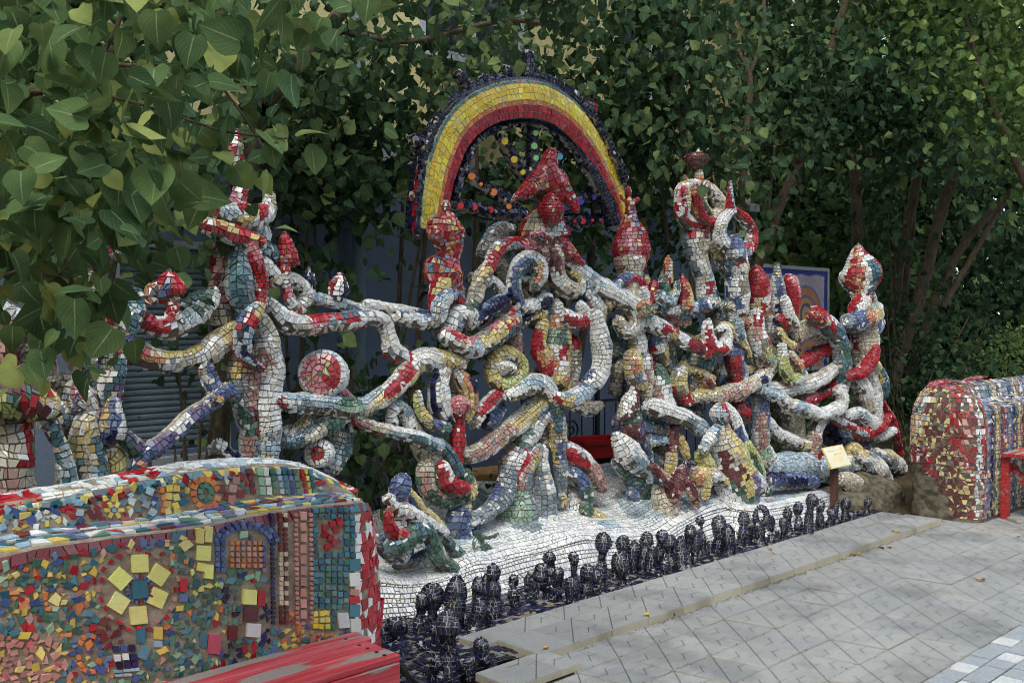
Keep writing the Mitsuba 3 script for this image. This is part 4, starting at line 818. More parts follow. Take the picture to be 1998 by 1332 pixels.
limb('pod', 'R RR RRR PRR RWYR WRYY RYR', '60,170,22 60,205,44 68,260,64 76,320,62 72,380,38 70,410,22', p=.036, fl=.8); limb('limb', 'RWS WRW WSC RYOS GYRC GKSC GGWC WC WW', '65,400,32 62,455,46 66,520,56 90,590,58 118,640,50 95,700,44', dy=-.02)
limb('pod', 'EYE EBW EBW EBNW BNW', '160,168,14 162,240,34 170,320,40 185,400,46', dy=-.02, p=.032); limb('pod', 'PR PRR RRY RRY', '218,232,32 232,300,40 232,370,36 225,420,26', dy=-.02, p=.032); limb('petal', 'W WW WC', '195,330,22 215,395,32 245,445,18', dy=-.08); limb('pod', 'RRN MR', '170,420,34 200,440,34', dy=-.04)
limb('limb', 'YA YYE YY', '165,480,26 195,530,30 240,545,20', dy=-.06); limb('limb', 'H HH HHY HW W', '183,550,22 190,640,30 225,700,34 280,685,28', dy=-.08, p=.03); limb('limb', 'OS OO OW', '225,590,20 258,635,28 278,680,22', dy=-.10, p=.03); limb('trunk', 'SWC SAC', '130,440,52 130,500,58', dy=.05); limb('limb', 'O OR', '-30,430,34 20,435,32 55,430,26', dy=.02)
limb('limb', 'CC CWC CC CS', '250,490,46 310,465,48 375,490,44 430,520,34', dy=.06); limb('limb', 'RYW RBB ORT BTG BTG GGE GTE TT T', '340,400,46 400,445,50 450,510,48 466,600,46 474,690,42 468,755,28', dy=-.05, p=.034); limb('berry', 'RrR', '330,395,34 355,415,44', dy=-.10, p=.03)
limb('limb', 'CC CR MRR RRM RR', '495,550,28 405,562,34 335,585,36 275,625,30', dy=.05); limb('limb', 'CW CWC WWC WWC LWC LLW', '435,650,28 380,690,36 310,725,42 240,740,46 170,755,46 90,745,40', dy=.0, rows='b'); limb('limb', 'RR RM RRP', '440,728,26 380,770,28 300,808,28', dy=.02)
limb('limb', 'L LW LWW LLW WWC WWC WW WW W', '95,755,28 165,788,32 230,828,34 305,850,36 385,868,38 455,835,38 465,780,30 440,750,18', dy=-.10, p=.034); limb('trunk', 'SSA SSA ASS RST', '380,880,38 342,935,36 332,1010,40 328,1075,38', dy=-.05); limb('trunk', 'NBA BBC BSE KSK WKS SAC', '78,750,44 80,850,48 84,950,42 92,1020,42 112,1090,54', dy=-.02)
limb('limb', 'WW WWE WWC WYY', '105,885,30 155,950,34 225,992,34 295,1012,28', dy=-.04); limb('limb', 'CCA CCC CC', '195,835,46 240,920,54 245,1010,50', dy=.06)
ctx('wave_and_fish', R9, dy=-.12); th = 'wave_and_fish'
tag(th, 'blue mosaic waves with two white shell shaped fish and a yellow ball', 'sculpture')
limb('wave', 'LLB LLL LEL LLW', '130,1110,60 250,1110,70 380,1125,66 470,1140,50', dy=.1, p=.046, fl=.8); limb('wave', 'VSE RTE', '215,1060,50 330,1085,56 420,1080,40', dy=.25); limb('wave', 'NBL BNA BB', '120,1180,40 230,1180,44 330,1190,36', dy=-.05); limb('wave', 'BNB BBN NB', '390,900,60 430,980,52 530,992,44 580,1000,30', dy=.38, p=.044)
limb('shell', 'YWW EWLW WWWN LWN LWN', '540,1062,24 575,1085,52 620,1125,66 665,1160,40 690,1180,12', dy=-.02, p=.036); limb('shell', 'WEW YEW YWWB WB', '620,1050,28 680,1085,56 720,1120,52 745,1140,20', dy=.10, p=.036); puck('ball', 524, 1042, 42, .08, lambda d, b: np.full(len(d), 'Y'), dy=.06, p=.046); limb('body', 'VS SVS SS', '560,1010,34 575,1050,44 540,1110,46', dy=.14); limb('fan', 'CCC CCC CC', '470,1180,44 520,1205,60 580,1230,34', dy=-.05, p=.03, fl=.7); limb('body', 'WEW WW', '430,1120,36 500,1110,44 560,1090,40', dy=.05)
# ---------------------------------------------------------------- the dark blue crowd of small pillars in front of the plinth
# x, top, foot (pixels of a 1.998 times enlarged cut-out at 700, 950), head radius, kind: 0 round head, 1 stump, 2 pear, 3 two heads, 4 loops
CROWD = [(130,495,600,28,0),(103,545,612,30,1),(235,410,575,26,0),(288,372,565,36,0),(370,340,565,33,1),(399,340,520,18,0),(445,432,575,28,1),(345,480,745,38,0),(300,512,625,22,2),(470,340,470,23,1),(527,280,515,26,3),
 (605,335,455,22,0),(612,385,475,25,2),(692,290,435,30,3),(750,240,392,19,0),(734,295,385,18,2),(770,305,395,18,1),(757,375,445,24,2),(834,240,405,19,0),(835,342,458,22,1),(884,290,445,26,0),(923,305,425,20,2),(943,172,385,26,0),
 (1025,180,350,21,0),(1030,240,395,24,2),(1105,172,340,26,1),(1072,205,345,20,2),(1156,158,325,20,0),(1187,275,360,18,1),(1213,185,315,24,2),(1240,195,300,18,1),(1268,195,335,20,1),(1277,135,310,19,0),(1303,155,300,20,2),(1346,100,275,17,0),(1400,108,265,25,2),(1447,140,272,22,1),
 (1490,95,235,18,0),(1520,125,215,14,2),(1565,55,232,22,4),(1600,105,195,16,1),(1655,115,215,14,1),(1680,75,195,18,0),(1714,55,185,18,0),(1748,10,200,20,0),(1800,42,180,17,0),(1832,70,165,17,2),(1893,38,140,17,0),(1978,45,112,14,0),(1862,52,140,12,1),
 (505,580,712,23,1),(287,655,765,20,1),(428,650,735,26,2),(228,600,655,20,2),(320,640,730,22,1),(655,320,425,14,2),(985,270,370,20,1),(1130,220,350,18,1)]
KIND = ['{} round headed dark blue tiled pillar', '{} dark blue tiled stump with a blunt top', '{} pear shaped dark blue tiled pillar', '{} dark blue tiled pillar with two heads', '{} dark blue tiled pillar with ring shaped loops']
order = sorted(range(len(CROWD)), key=lambda i: CROWD[i][0]); ranks = {}
HEAPS = {}
for i in order: HEAPS.setdefault(CROWD[i][4], []).append(i)
ORD = 'first second third fourth fifth sixth seventh eighth ninth tenth eleventh twelfth thirteenth fourteenth fifteenth sixteenth seventeenth eighteenth nineteenth twentieth'.split()
def ordinal(k): return ORD[k] if k < 20 else 'twenty-' + ORD[k - 20]
NV = np.array(list('DDDDDDDN'))
for i, (x, top, foot, hr, kind) in enumerate(CROWD):
    r2 = np.random.default_rng(400 + i); key = numbered('blue_pillar')
    c, t = atz(700 + x / 1.998, 950 + foot / 1.998, 0.0)
    H = (foot - top) / 1.998 * t / FPX * .93; R = 1.14 * hr / 1.998 * t / FPX; lean = r2.normal(0, .02, 2)
    def stalk(prof, off=(0, 0), z0=0.0):
        p = np.array([[c[0] + off[0] + lean[0] * z / H, c[1] + off[1] + lean[1] * z / H, z, r] for z, r in prof]); return catmull(p, .012)
    B = R * r2.uniform(.62, .8)
    shapes = []
    if kind == 0: shapes.append(stalk([(-.02, B * 1.35), (H * .15, B * 1.05), (H - 3.2 * R, B * .95), (H - 2.2 * R, B * .8), (H - 1.55 * R, R * .86), (H - .95 * R, R), (H - .5 * R, R * .86)]))
    elif kind == 1: shapes.append(stalk([(-.02, R * 1.15), (H * .3, R * .9), (H * .6, R * .95), (H * .82, R * 1.0), (H - .5 * R, R * .84)]))
    elif kind == 2: shapes.append(stalk([(-.02, R * .9), (H * .25, R * .7), (H * .5, R * .8), (H * .75, R * 1.08), (H - .6 * R, R * .82)]))
    elif kind == 3:
        shapes.append(stalk([(-.02, R * 1.2), (H * .3, R * .85), (H * .55, R * .9), (H - 2.0 * R, R * .62), (H - 1.2 * R, R * .92), (H - .5 * R, R * .8)])); s = 1 if i % 2 else -1
        shapes.append(stalk([(H * .5, R * .6), (H * .72, R * .62), (H * .82, R * .55)], (RGT * R * 1.0 * s)[:2]))
    else:
        shapes.append(stalk([(-.02, R * 1.3), (H * .25, R * .85), (H * .5, R * .8)]))
        a = np.linspace(-.3, 2 * np.pi - .3, 14); ring = np.stack([c[0] + RGT[0] * R * .85 * np.sin(a), c[1] + RGT[1] * R * .85 * np.sin(a), H * .74 + H * .2 * np.cos(a + .0), a * 0 + R * .42], 1); shapes.append(catmull(ring, .012))
    bump = r2.integers(0, 3)
    if bump: shapes.append(stalk([(-.02, B * .8), (H * .2, B * .75), (H * .3, B * .6)], (RGT[:2] * R * r2.choice([-1.1, 1.1]) + r2.normal(0, .02, 2))))
    for q, path in enumerate(shapes):
        LIMBS[0] += 1; path[:, :2] += (meshkit.fbm(path[:, :3] * 9 + i, 2, 31)[:, None] - .5) * [.035, .035]; P, N = limb_grid(path, 1.0, (0, 1), nb=21); P, N = lump(P, N, .016, 12.0)
        grid_tiles(key, P, N, lambda a, b: NV[rng.integers(0, 8, len(a))], p=.020 if t > 6 else .022, brange=(.08, .92), tri=.2, cut=.25, gap=.006, h=.004)
        put(f'{key}__{"body" if q == 0 else "bump"}', core_from(P, .002, N=N, inset=.005), 'grout_pale', smooth=True)
    rows = HEAPS[kind]; k = rows.index(i)
    side = 'beside the red bench' if x < 460 else ('near the end of the stone step' if x > 1700 else 'before the white plinth')
    lead = ordinal(k).capitalize() + ' from the left' if True else ''
    tag(key, f'{KIND[kind].format(ordinal(k))} from the left', 'pillar', 'crowd of dark blue tiled pillars along the plinth')
# ---------------------------------------------------------------- the mosaic bench wall at the left, with its red slatted seat
CTX['vivid'] = True
CB = (0, 880, 2.629)
YF, YU, YB = -.15, .06, .35                      # lower face, upper face, back
XR = -1.172; RC = .25
def fp(x, y, Y=YF):
    P, t = at(CB[0] + x / CB[2], CB[1] + y / CB[2], Y); return P[0], P[2]
ledge = np.array([fp(x, y) for x, y in [(-400,640),(0,545),(200,495),(430,465),(640,435),(860,412),(1060,385),(1250,340),(1400,315),(1590,285),(1790,268)]])
topl = np.array([fp(x, y, YU + .04) for x, y in [(-400,320),(0,262),(220,222),(430,190),(640,150),(860,105),(1060,70),(1250,55),(1450,52),(1600,75),(1720,115),(1800,165),(1850,215),(1880,270)]])
xs = np.r_[np.linspace(-4.4, XR - RC, 90), XR - RC + RC * np.sin(np.linspace(0, np.pi / 2, 16)[1:])]
x0_ = XR - RC; xq = np.where(xs > x0_, x0_ + (xs - x0_) * .72, xs); zl = np.interp(xq, ledge[:, 0], ledge[:, 1]); zt = np.interp(xq, topl[:, 0], topl[:, 1])
zt = np.maximum(zt, zl + .0); 
k = np.clip((xs - (XR - RC)) / RC, 0, 1); zl = zl - .05 * k ** 2; zt = np.maximum(zt, zl + .012)
sec = []
for i, x in enumerate(xs):
    b = .035
    e = np.sqrt(max(0, 1 - max(0, (x - (XR - RC)) / RC) ** 2)) if x > XR - RC else 1.0
    yf = YF + RC * (1 - e); yb = YB - RC * (1 - e)
    yu = max(YU, yf + .01)
    sec.append([(x, yf, -.02), (x, yf, .3), (x, yf, .6), (x, yf, zl[i] - b), (x, yf + b * .5, zl[i] - .006), (x, yf + b, zl[i]), (x, yu, zl[i] + .012), (x, yu + .01, (zl[i] + zt[i]) / 2), (x, yu + .025, zt[i] - .05), (x, yu + .06, zt[i] - .012), (x, min((yu + yb) / 2, yb), zt[i]), (x, yb - .05, zt[i] - .015), (x, yb, zt[i] - .06), (x, yb, -.02)])
sec = np.array(sec)
def dome(p):
    t = np.clip((p[..., 2] - .5) / .55, 0, 1); x0 = XR - RC; p[..., 0] = np.where(p[..., 0] > x0, x0 + (p[..., 0] - x0) * (1 - .5 * t ** 2), p[..., 0]); return p
sec = dome(sec); nsx, nsy = sec.shape[:2]
v = sec.reshape(-1, 3); v = v + (meshkit.fbm(v * 26, 3, 6)[:, None] - .5) * .006
f = quads(nsx, nsy); o = len(v); endc = sec[-1].mean(0); v = np.vstack([v, endc]); i_ = np.arange(nsy - 1); f = np.vstack([f, np.stack([(nsx - 1) * nsy + i_, (nsx - 1) * nsy + i_ + 1, 0 * i_ + o], 1)])
put('mosaic_bench_wall', trimesh.Trimesh(v, f, process=False), 'cement', smooth=35)
tag('mosaic_bench_wall', 'curved bench back of rough cement set with loose coloured tiles, yellow flower in it', 'wall')
BW = 'mosaic_bench_wall'
def flat_tiles(thing, polys, letters, Y, nrm=(0, -1, 0), h=.006, tilt=.03, gap=.003):
    """Polygons of 3 or 4 corners (x, z) on the upright plane y = Y."""
    C = np.array([[(p[0], Y, p[1]) for p in (q if len(q) == 4 else list(q) + [q[-1]])] for q in polys]); N = np.repeat(np.array([nrm], float), len(C), 0)
    add_tiles(thing, C, N, pick(letters), h, gap, tilt)
occ = []
def add_feat(px, letter, Y=YF, sub=None):
    """One big tile given by its corners in cut-out pixels."""
    q = [fp(x, y, Y) for x, y in px]; feats[Y].append((q, letter))
feats = {YF: [], YU: []}
def sq(cx, cy, w, h, rot, letter, Y=YF):
    a = math.radians(rot); c, s = math.cos(a), math.sin(a)
    add_feat([(cx + x * c - y * s, cy + x * s + y * c) for x, y in ((-w/2, -h/2), (w/2, -h/2), (w/2, h/2), (-w/2, h/2))], letter, Y)
for cx, cy, rot in ((714,573,-3),(811,631,33),(804,748,23),(706,838,-6),(607,775,32),(613,651,42)): sq(cx, cy, 90, 94, rot, 'q')
sq(712,706,86,92,-5,'T'); sq(692,706,22,30,-5,'S')
for cx, cy, l in ((1275,745,'q'),(1284,832,'M'),(1296,915,'W'),(1188,928,'M')): sq(cx, cy, 76 if l != 'M' or cx > 1250 else 50, 78 if l != 'W' else 72, 4, l)
sq(1336,750,40,84,3,'R'); sq(1094,985,66,104,3,'P'); sq(1066,615,46,78,6,'q'); sq(1041,520,76,80,4,'q'); sq(1021,432,42,80,2,'q'); sq(1066,425,40,84,4,'q'); sq(1030,592,50,46,10,'q')
sq(720,940,44,84,3,'T'); sq(735,1030,52,72,22,'T'); sq(755,1085,46,50,30,'T'); sq(808,930,48,66,2,'Y'); sq(808,985,46,36,2,'L'); sq(935,683,38,72,3,'R'); sq(938,748,46,46,4,'B'); sq(1040,965,40,80,4,'T')
sq(1815,580,62,64,-2,'T'); sq(1815,655,58,72,-2,'W'); sq(1813,760,58,38,-8,'R'); sq(1815,720,52,34,5,'S'); sq(1815,815,56,66,3,'T'); sq(1818,890,56,70,-2,'W'); sq(1757,865,58,80,-6,'W')
for a, b, l in ((598,1056,'W'),(640,1050,'W'),(680,1052,'N'),(592,1012,'N'),(632,1008,'B'),(674,1005,'N'),(610,1095,'N'),(652,1090,'N'),(686,1088,'N')): sq(a, b, 36, 36, -4, l)
for a, b in ((600,1125),(650,1120),(690,1115),(605,1145),(650,1142)): sq(a, b, 48, 14, -4, 'L')
# brown stripes with cream dots, blue arch, orange lattice, teal ground with a red flower
for cy in range(325, 900, 25):
    for cx, l in ((1434, 'M'), (1460, 'M'), (1392, 'N'), (1514, 'S'), (1590, 'S')):
        if l == 'M' and cy > 520 and cy < 800: l = 'C' if (cx == 1434 or (cy // 25) % 2) else 'M'
        if l == 'M' and cx == 1460 and cy < 420: l = 'C' if cy % 2 else 'M'
        sq(cx + (cy - 320) * .012, cy, 22, 21 if l != 'C' else 26, rng.normal(0, 4), l)
for cy in range(330, 880, 56): sq(1552, cy, 34, 46, rng.normal(0, 4), 'S')
for cx in range(1612, 1830, 32):
    for cy in range(300, 900, 33):
        if 1640 < cx < 1760 and 345 < cy < 510 or cx > 1785 and cy > 545 or (cx > 1720 and cy > 820): continue
        l = 'T' if rng.random() < (.9 if cy < 560 else .55) else 'G'
        if cy > 820 and cx < 1700: l = 'y' if rng.random() < .7 else 'H'
        sq(cx + rng.normal(0, 2), cy + rng.normal(0, 2), 28, 28, rng.normal(0, 6), l)
for cx, cy in ((1662,390),(1700,370),(1740,365),(1720,405),(1690,440),(1660,425),(1710,465),(1676,485),(1735,350)): sq(cx, cy, 30, 36, rng.uniform(0, 90), 'R')
for a in np.linspace(170, 10, 12):
    for rr in (118, 146): sq(1262 + rr * math.cos(math.radians(a)) * 1.08, 470 - rr * math.sin(math.radians(a)) * .72, 26, 26, 90 - a, 'B')
for cy in range(470, 620, 27):
    for cx in (1112, 1140): sq(cx, cy, 25, 25, rng.normal(0, 5), 'B')
    for cx in (1350,): sq(cx, cy, 22, 26, rng.normal(0, 5), 'B' if cy < 540 else 'V')
for cx in range(1186, 1335, 29):
    for cy in range(468, 610, 29): sq(cx, cy, 22, 24, rng.normal(0, 5), 'O' if rng.random() < .4 else 'S')
# a wreath of orange and blue pieces, chips round the flower
for a in np.arange(0, 360, 24): sq(455 + 55 * math.cos(math.radians(a)), 1035 + 95 * math.sin(math.radians(a)), 26, 30, a, 'O' if rng.random() < .65 else 'B')
for a in np.arange(10, 360, 19): sq(712 + 66 * math.cos(math.radians(a)), 706 + 66 * math.sin(math.radians(a)), 22, 16, a, 'B' if rng.random() < .7 else 'R')
for a in np.arange(0, 360, 15):
    r_ = 196 + rng.uniform(-8, 16); sq(708 + r_ * math.cos(math.radians(a)), 706 + r_ * math.sin(math.radians(a)), 30, 20, a + 90, 'S' if rng.random() < .3 else 'R')
def zone(x, y):                                  # palettes over the lower face, by cut-out pixels
    n_ = math.sin(x * .013) * math.cos(y * .017)
    if x < 300 and y > 940: return 'SSSSPY'
    if x < 90 and y > 850: return 'TTTTN'
    if 500 < x < 690 and 850 < y < 1000: return 'MMMM'
    if 870 < x < 1080 and y > 850: return 'GGTTK'
    if x > 1150 and x < 1250 and y > 600: return 'GGNT'
    if x > 1330 and x < 1380: return 'NNT'
    if 960 < x < 1120 and 600 < y < 800: return 'HGGT'
    return 'TRYGTBOKYGB' if n_ > -.3 else 'OYSRGBT'
def fill(Y, x0, x1, y0, y1, pitch, dens, zone, ylo=None, regular=False):
    polys, L = [], []
    placed = [(np.mean([p[0] for p in q]), np.mean([p[1] for p in q]), max(np.hypot(q[0][0] - q[2][0], q[0][1] - q[2][1]) / 2, .004)) for q, l in feats[Y]]
    A = np.array(placed) if placed else np.zeros((0, 3))
    cx = np.arange(x0, x1, pitch); pts = []
    for x in cx:
        for y in np.arange(y0, y1, pitch * .95): pts.append((x + rng.uniform(-.3, .3) * pitch, y + rng.uniform(-.3, .3) * pitch))
    for x, y in pts:
        if rng.random() > dens: continue
        if ylo is not None and (y < ylo(x)): continue
        X, Z = fp(x, y, Y); s = rng.uniform(.008, .0175) * (1 + (rng.random() < .12) * .4)
        if X > XR - RC * .98: continue
        if Y == YF and np.hypot(x - 710, y - 706) < 182: continue
        if len(A) and (np.hypot(A[:, 0] - X, A[:, 1] - Z) < A[:, 2] * .74 + s * .80).any(): continue
        A = np.vstack([A, [X, Z, s * .75]])
        a = rng.uniform(0, 6.28) if not regular else rng.normal(0, .2) + .78; n_ = 3 if rng.random() < .15 else 4
        ang = a + np.sort((np.arange(n_) + rng.uniform(-.22, .22, n_)) * 2 * np.pi / n_); asp = rng.uniform(.7, 1.35)
        polys.append([(X + s * 1.2 * math.cos(t_) * asp, Z + s * 1.2 * math.sin(t_) / asp) for t_ in ang]); z_ = zone(x, y); L.append(z_[rng.integers(0, len(z_))])
    if polys: flat_tiles(BW, polys, L, Y, h=.006, tilt=.09)
def led(x): return float(np.interp(x, [-400, 0, 430, 860, 1250, 1790], [690, 590, 505, 440, 372, 305]))
flat_tiles(BW, [q for q, l in feats[YF]], [l for q, l in feats[YF]], YF - .001, h=.008, tilt=.035)
fill(YF, -300, 1860, 280, 1420, 25, 1.0, zone, led)
# upper face: lettering-like shapes, stripes of long tiles to the right
YV = YU + .012
feats[YV] = []
def sqv(*a): sq(*a, Y=YV)
for cx, l, w in ((1285,'M',30),(1335,'K',30),(1368,'W',26),(1400,'G',26),(1432,'L',22),(1460,'T',22),(1488,'B',22),(1518,'G',26),(1552,'R',18),(1574,'Y',16),(1598,'T',20)):
    for cy in range(105, 235, 33 if l not in 'KW' else 48): sqv(cx + (cy - 105) * .06, cy, w, 30 if l not in 'KW' else 46, 3, l)
for a in np.linspace(20, 340, 13): sqv(1050 + 62 * math.cos(math.radians(a)), 215 + 72 * math.sin(math.radians(a)), 34, 30, a, 'O')
for a in np.linspace(0, 330, 8): sqv(1050 + 28 * math.cos(math.radians(a)), 210 + 36 * math.sin(math.radians(a)), 30, 26, a, 'G')
for cx, cy in ((870,190),(905,190),(862,230),(900,235),(855,270),(895,278),(852,305),(900,308)): sqv(cx, cy, 36, 38, rng.normal(0, 8), 'Y')
for cx, cy in ((832,200),(836,235),(840,270),(826,300)): sqv(cx, cy, 22, 34, 4, 'O')
for cx, cy in ((770,205),(745,270),(775,310),(730,240)): sqv(cx, cy, 40, 42, rng.uniform(0, 40), 'E' if cx < 760 else 'L')
for cx, cy in ((1130,190),(1160,230),(1190,190),(1210,150),(1240,130),(1180,245),(1225,215)): sqv(cx, cy, 40, 44, rng.uniform(0, 60), 'S' if rng.random() < .4 else 'M')
for a in range(0, 360, 60): sqv(580 + 36 * math.cos(math.radians(a)), 300 + 30 * math.sin(math.radians(a)), 34, 22, a, 'Y')
sqv(580,300,24,24,0,'L')
for cx, cy in ((340,290),(320,300),(360,285),(345,310),(375,300)): sqv(cx, cy, 24, 24, rng.uniform(0, 90), 'R')
for cx, cy in ((475,250),(500,320),(470,330),(495,290),(515,345),(455,310)): sqv(cx, cy, 34, 32, rng.uniform(0, 60), 'M')
flat_tiles(BW, [q for q, l in feats[YV]], [l for q, l in feats[YV]], YU + .010, nrm=(0, -1, .12), h=.007, tilt=.04)
def topy(x): return float(np.interp(x, [-400, 0, 430, 860, 1250, 1450, 1700, 1800], [345, 285, 222, 140, 92, 90, 140, 200]))
_f = feats[YU]; feats[YU + .012] = feats[YV]
def fill_upper():
    global led
    fill(YV, -300, 1790, 80, 560, 19, .97, lambda x, y: 'ZYTLRWEB' if x < 700 else 'LTGBZR', lambda x: topy(x) + 12)
fill_upper()
for q_ in (-2, -1):                              # let these tiles lie against the leaning upper face
    t_, b_, n_, k_ = TILES[BW][q_]; xm, zm = t_[..., 0].mean(1), t_[..., 2].mean(1); z0_, z1_ = np.interp(xm, xs, zl), np.interp(xm, xs, zt)
    fy = np.interp((zm - z0_) / np.maximum(z1_ - z0_, .02), [0, .5, .85, 1], [0, .01, .022, .045]) + YU; sh_ = (fy - t_[..., 1].mean(1) - .007)[:, None]; t_[..., 1] += sh_; b_[..., 1] += sh_
c_ = TILES[BW][-1]; zl_at = np.interp(c_[0][..., 0].mean(1), xs, zl); keep = c_[0][..., 2].min(1) > zl_at + .012; TILES[BW][-1] = tuple(a[keep] for a in c_)
# ledge: crazy paving with a maroon edging; rounded cap: white and red tiles
nb_ = 10; iu = sec[:, 5:7]; Pl = ribbon(iu[:, 0], iu[:, 1], nb_); Nl = np.zeros_like(Pl); Nl[..., 2] = 1
grid_tiles(BW, Pl, Nl, lambda a, b: np.array(list('LLWZETYMVT'))[rng.integers(0, 10, len(a))], p=.042, rows='b', tri=.3, cut=.2, wave=.7, arange=(.2, .985))
Pe = ribbon(sec[:, 3] + [0, 0, -.004], sec[:, 4] + [0, -.006, .003], 4); Ne = np.zeros_like(Pe); Ne[..., 1] = -.9; Ne[..., 2] = .4
grid_tiles(BW, Pe, norm(Ne), lambda a, b: np.where(rng.random(len(a)) < .07, 'T', 'M'), p=.036, rows='b', tri=0, cut=0, wave=.05, arange=(.2, .99))
cap = sec[:, 8:12]; Pc = np.concatenate([ribbon(cap[:, k], cap[:, k + 1], 5)[:, :4] for k in range(3)] + [cap[:, 3:4]], 1); Nc = norm(np.cross(np.gradient(Pc, axis=0), np.gradient(Pc, axis=1))); Nc *= np.where((Nc[..., 2:] < 0) & (np.abs(Nc[..., 2:]) > .1), -1, 1); Nc = norm(Nc + [0, -.1, .4])
def capc(a, b):
    x = np.interp(a, np.linspace(0, 1, len(xs)), xs); s = pix(np.stack([x, 0 * x + .1, 0 * x + 1.0], 1))[:, 0]
    red = ((s > 0) & (s < 85)) | ((s > 250) & (s < 330)) | (s > 690); out = np.where(b < .2, np.where(rng.random(len(a)) < .5, 'Y', 'T'), np.where(rng.random(len(a)) < .2, 'L', 'W'))
    return np.where((b >= .2) & red & (rng.random(len(a)) < .75), 'R', out)
grid_tiles(BW, Pc, Nc, capc, p=.034, rows='b', tri=.3, cut=.2, wave=.5, arange=(.2, 1), skip=.06)
# the rounded end, red with a few white pieces
th_ = np.linspace(math.radians(-88), math.radians(40), 24); zz_ = np.linspace(0, 1, 14)
cx_, cy_ = XR - RC, YF + RC
ztop = np.interp(cx_ + RC * np.cos(th_), topl[:, 0], topl[:, 1], right=topl[-1, 1])
Pz = np.stack([np.stack([cx_ + RC * 1.0 * np.cos(th_), cy_ + RC * np.sin(th_), z * (zl[90] - .045) + 0 * th_], -1) for z in zz_], 0)
Pz = dome(Pz)
Nz = np.stack([np.stack([np.cos(th_), np.sin(th_), 0 * th_], -1)] * len(zz_), 0)
grid_tiles(BW, Pz, Nz, lambda a, b: np.where(b < .05, 'W', np.where(rng.random(len(a)) < .14, 'W', 'R')), p=.036, rows='a', tri=.3, cut=.2, wave=.4, skip=.06, h=.005, brange=(.0, 1))
CTX['vivid'] = False
# ---------------------------------------------------------------- red seat
def wood(name, c, worn, lo=.62):
    c, w, gcol = lin(c), lin(worn), lin((150, 146, 138))
    def col(p, n, uv):
        g = fbm(p.x * 3, p.y * 70, p.z * 70, 3); chip = smoothstep(lo, lo + .06, fbm(p.x * 3.2, p.y * 24, p.z * 24, 4) + .1 * dr.select(n.z > .5, 1.0, 0.0))
        return mix(mix(c, w, smoothstep(.3, .8, g)), gcol * .8, chip * .9)
    def bump(p, n, uv): return fbm(p.x * 4, p.y * 110, p.z * 110, 3)
    scene[name] = {'type': 'twosided', 'bsdf': {'type': 'bumpmap', 'arbitrary': mikit.proc(bump, eps=2e-3), 'scale': .0015, 'bsdf': {'type': 'principled', 'base_color': mikit.proc(col), 'roughness': .55, 'specular': .35}}}
wood('red_paint', (166, 48, 56), (196, 84, 90), .66); wood('red_paint_chipped', (168, 52, 58), (196, 92, 96), .55); wood('red_paint_old', (150, 38, 40), (176, 62, 58)); wood('blue_paint', (120, 160, 176), (150, 182, 190))
scene['rubber'] = {'type': 'twosided', 'bsdf': {'type': 'principled', 'base_color': rgb((.02, .02, .022)), 'roughness': .4, 'specular': .5}}
xe = -1.43
put('red_bench__slat', boxm(-4.6, xe, -.285, -.175, .42, .455, .005), 'red_paint_chipped'); put('red_bench__slat', boxm(-4.6, xe - .028, -.388, -.289, .425, .452, .005), 'red_paint'); put('red_bench__slat', boxm(-4.6, xe - .028, -.492, -.392, .424, .451, .005), 'red_paint')
put('red_bench__front_rail', boxm(-4.6, xe - .030, -.494, -.465, .345, .4235, .005), 'red_paint'); put('red_bench__support', boxm(xe - .12, xe - .04, -.464, -.16, .0, .4235, .006), 'blue_paint')
put('red_bench__support', boxm(xe - 1.5, xe - 1.42, -.464, -.16, .0, .4235, .006), 'blue_paint')
for x in (xe - .08, xe - .85):
    for y in (-.23, -.315, -.365, -.42, -.465):
        m = trimesh.creation.cylinder(.007, .004, sections=10); m.apply_translation((x, y, .4555 if y > -.28 else .4525)); put('red_bench__screw', m, 'rusty_steel' if False else 'rubber')
tag('red_bench', 'worn red wooden bench seat with grey chipped slats at the lower left', 'bench')
# black hose hanging out beside the seat
c0 = np.array([atz(770, 1285, .30)[0], atz(785, 1305, .2)[0], atz(805, 1325, .08)[0], atz(850, 1345, .03)[0]]); scene_h = catmull(np.c_[c0, [.016] * 4], .02)
put('garden_hose', tubem(scene_h[:, :3], .014, 10), 'rubber', smooth=True); tag('garden_hose', 'black rubber hose curling down beside the red bench end', 'hose')
# small red plastic cup standing behind the bench end
scene['red_plastic'] = {'type': 'twosided', 'bsdf': {'type': 'principled', 'base_color': rgb(lin((190, 40, 60))), 'roughness': .35, 'specular': .5}}
c, t = at(735, 1205, .12); prof = [(0.02, 0.0), (.028, .09), (.034, .13), (.030, .13), (.024, .01), (0, .008)]; m = trimesh.creation.revolve(np.array([[0, 0]] + prof), sections=20); m.apply_translation(c - [0, 0, .05]); put('red_cup', m, 'red_plastic', smooth=30); tag('red_cup', 'small red plastic cup wedged behind the bench wall end', 'cup')
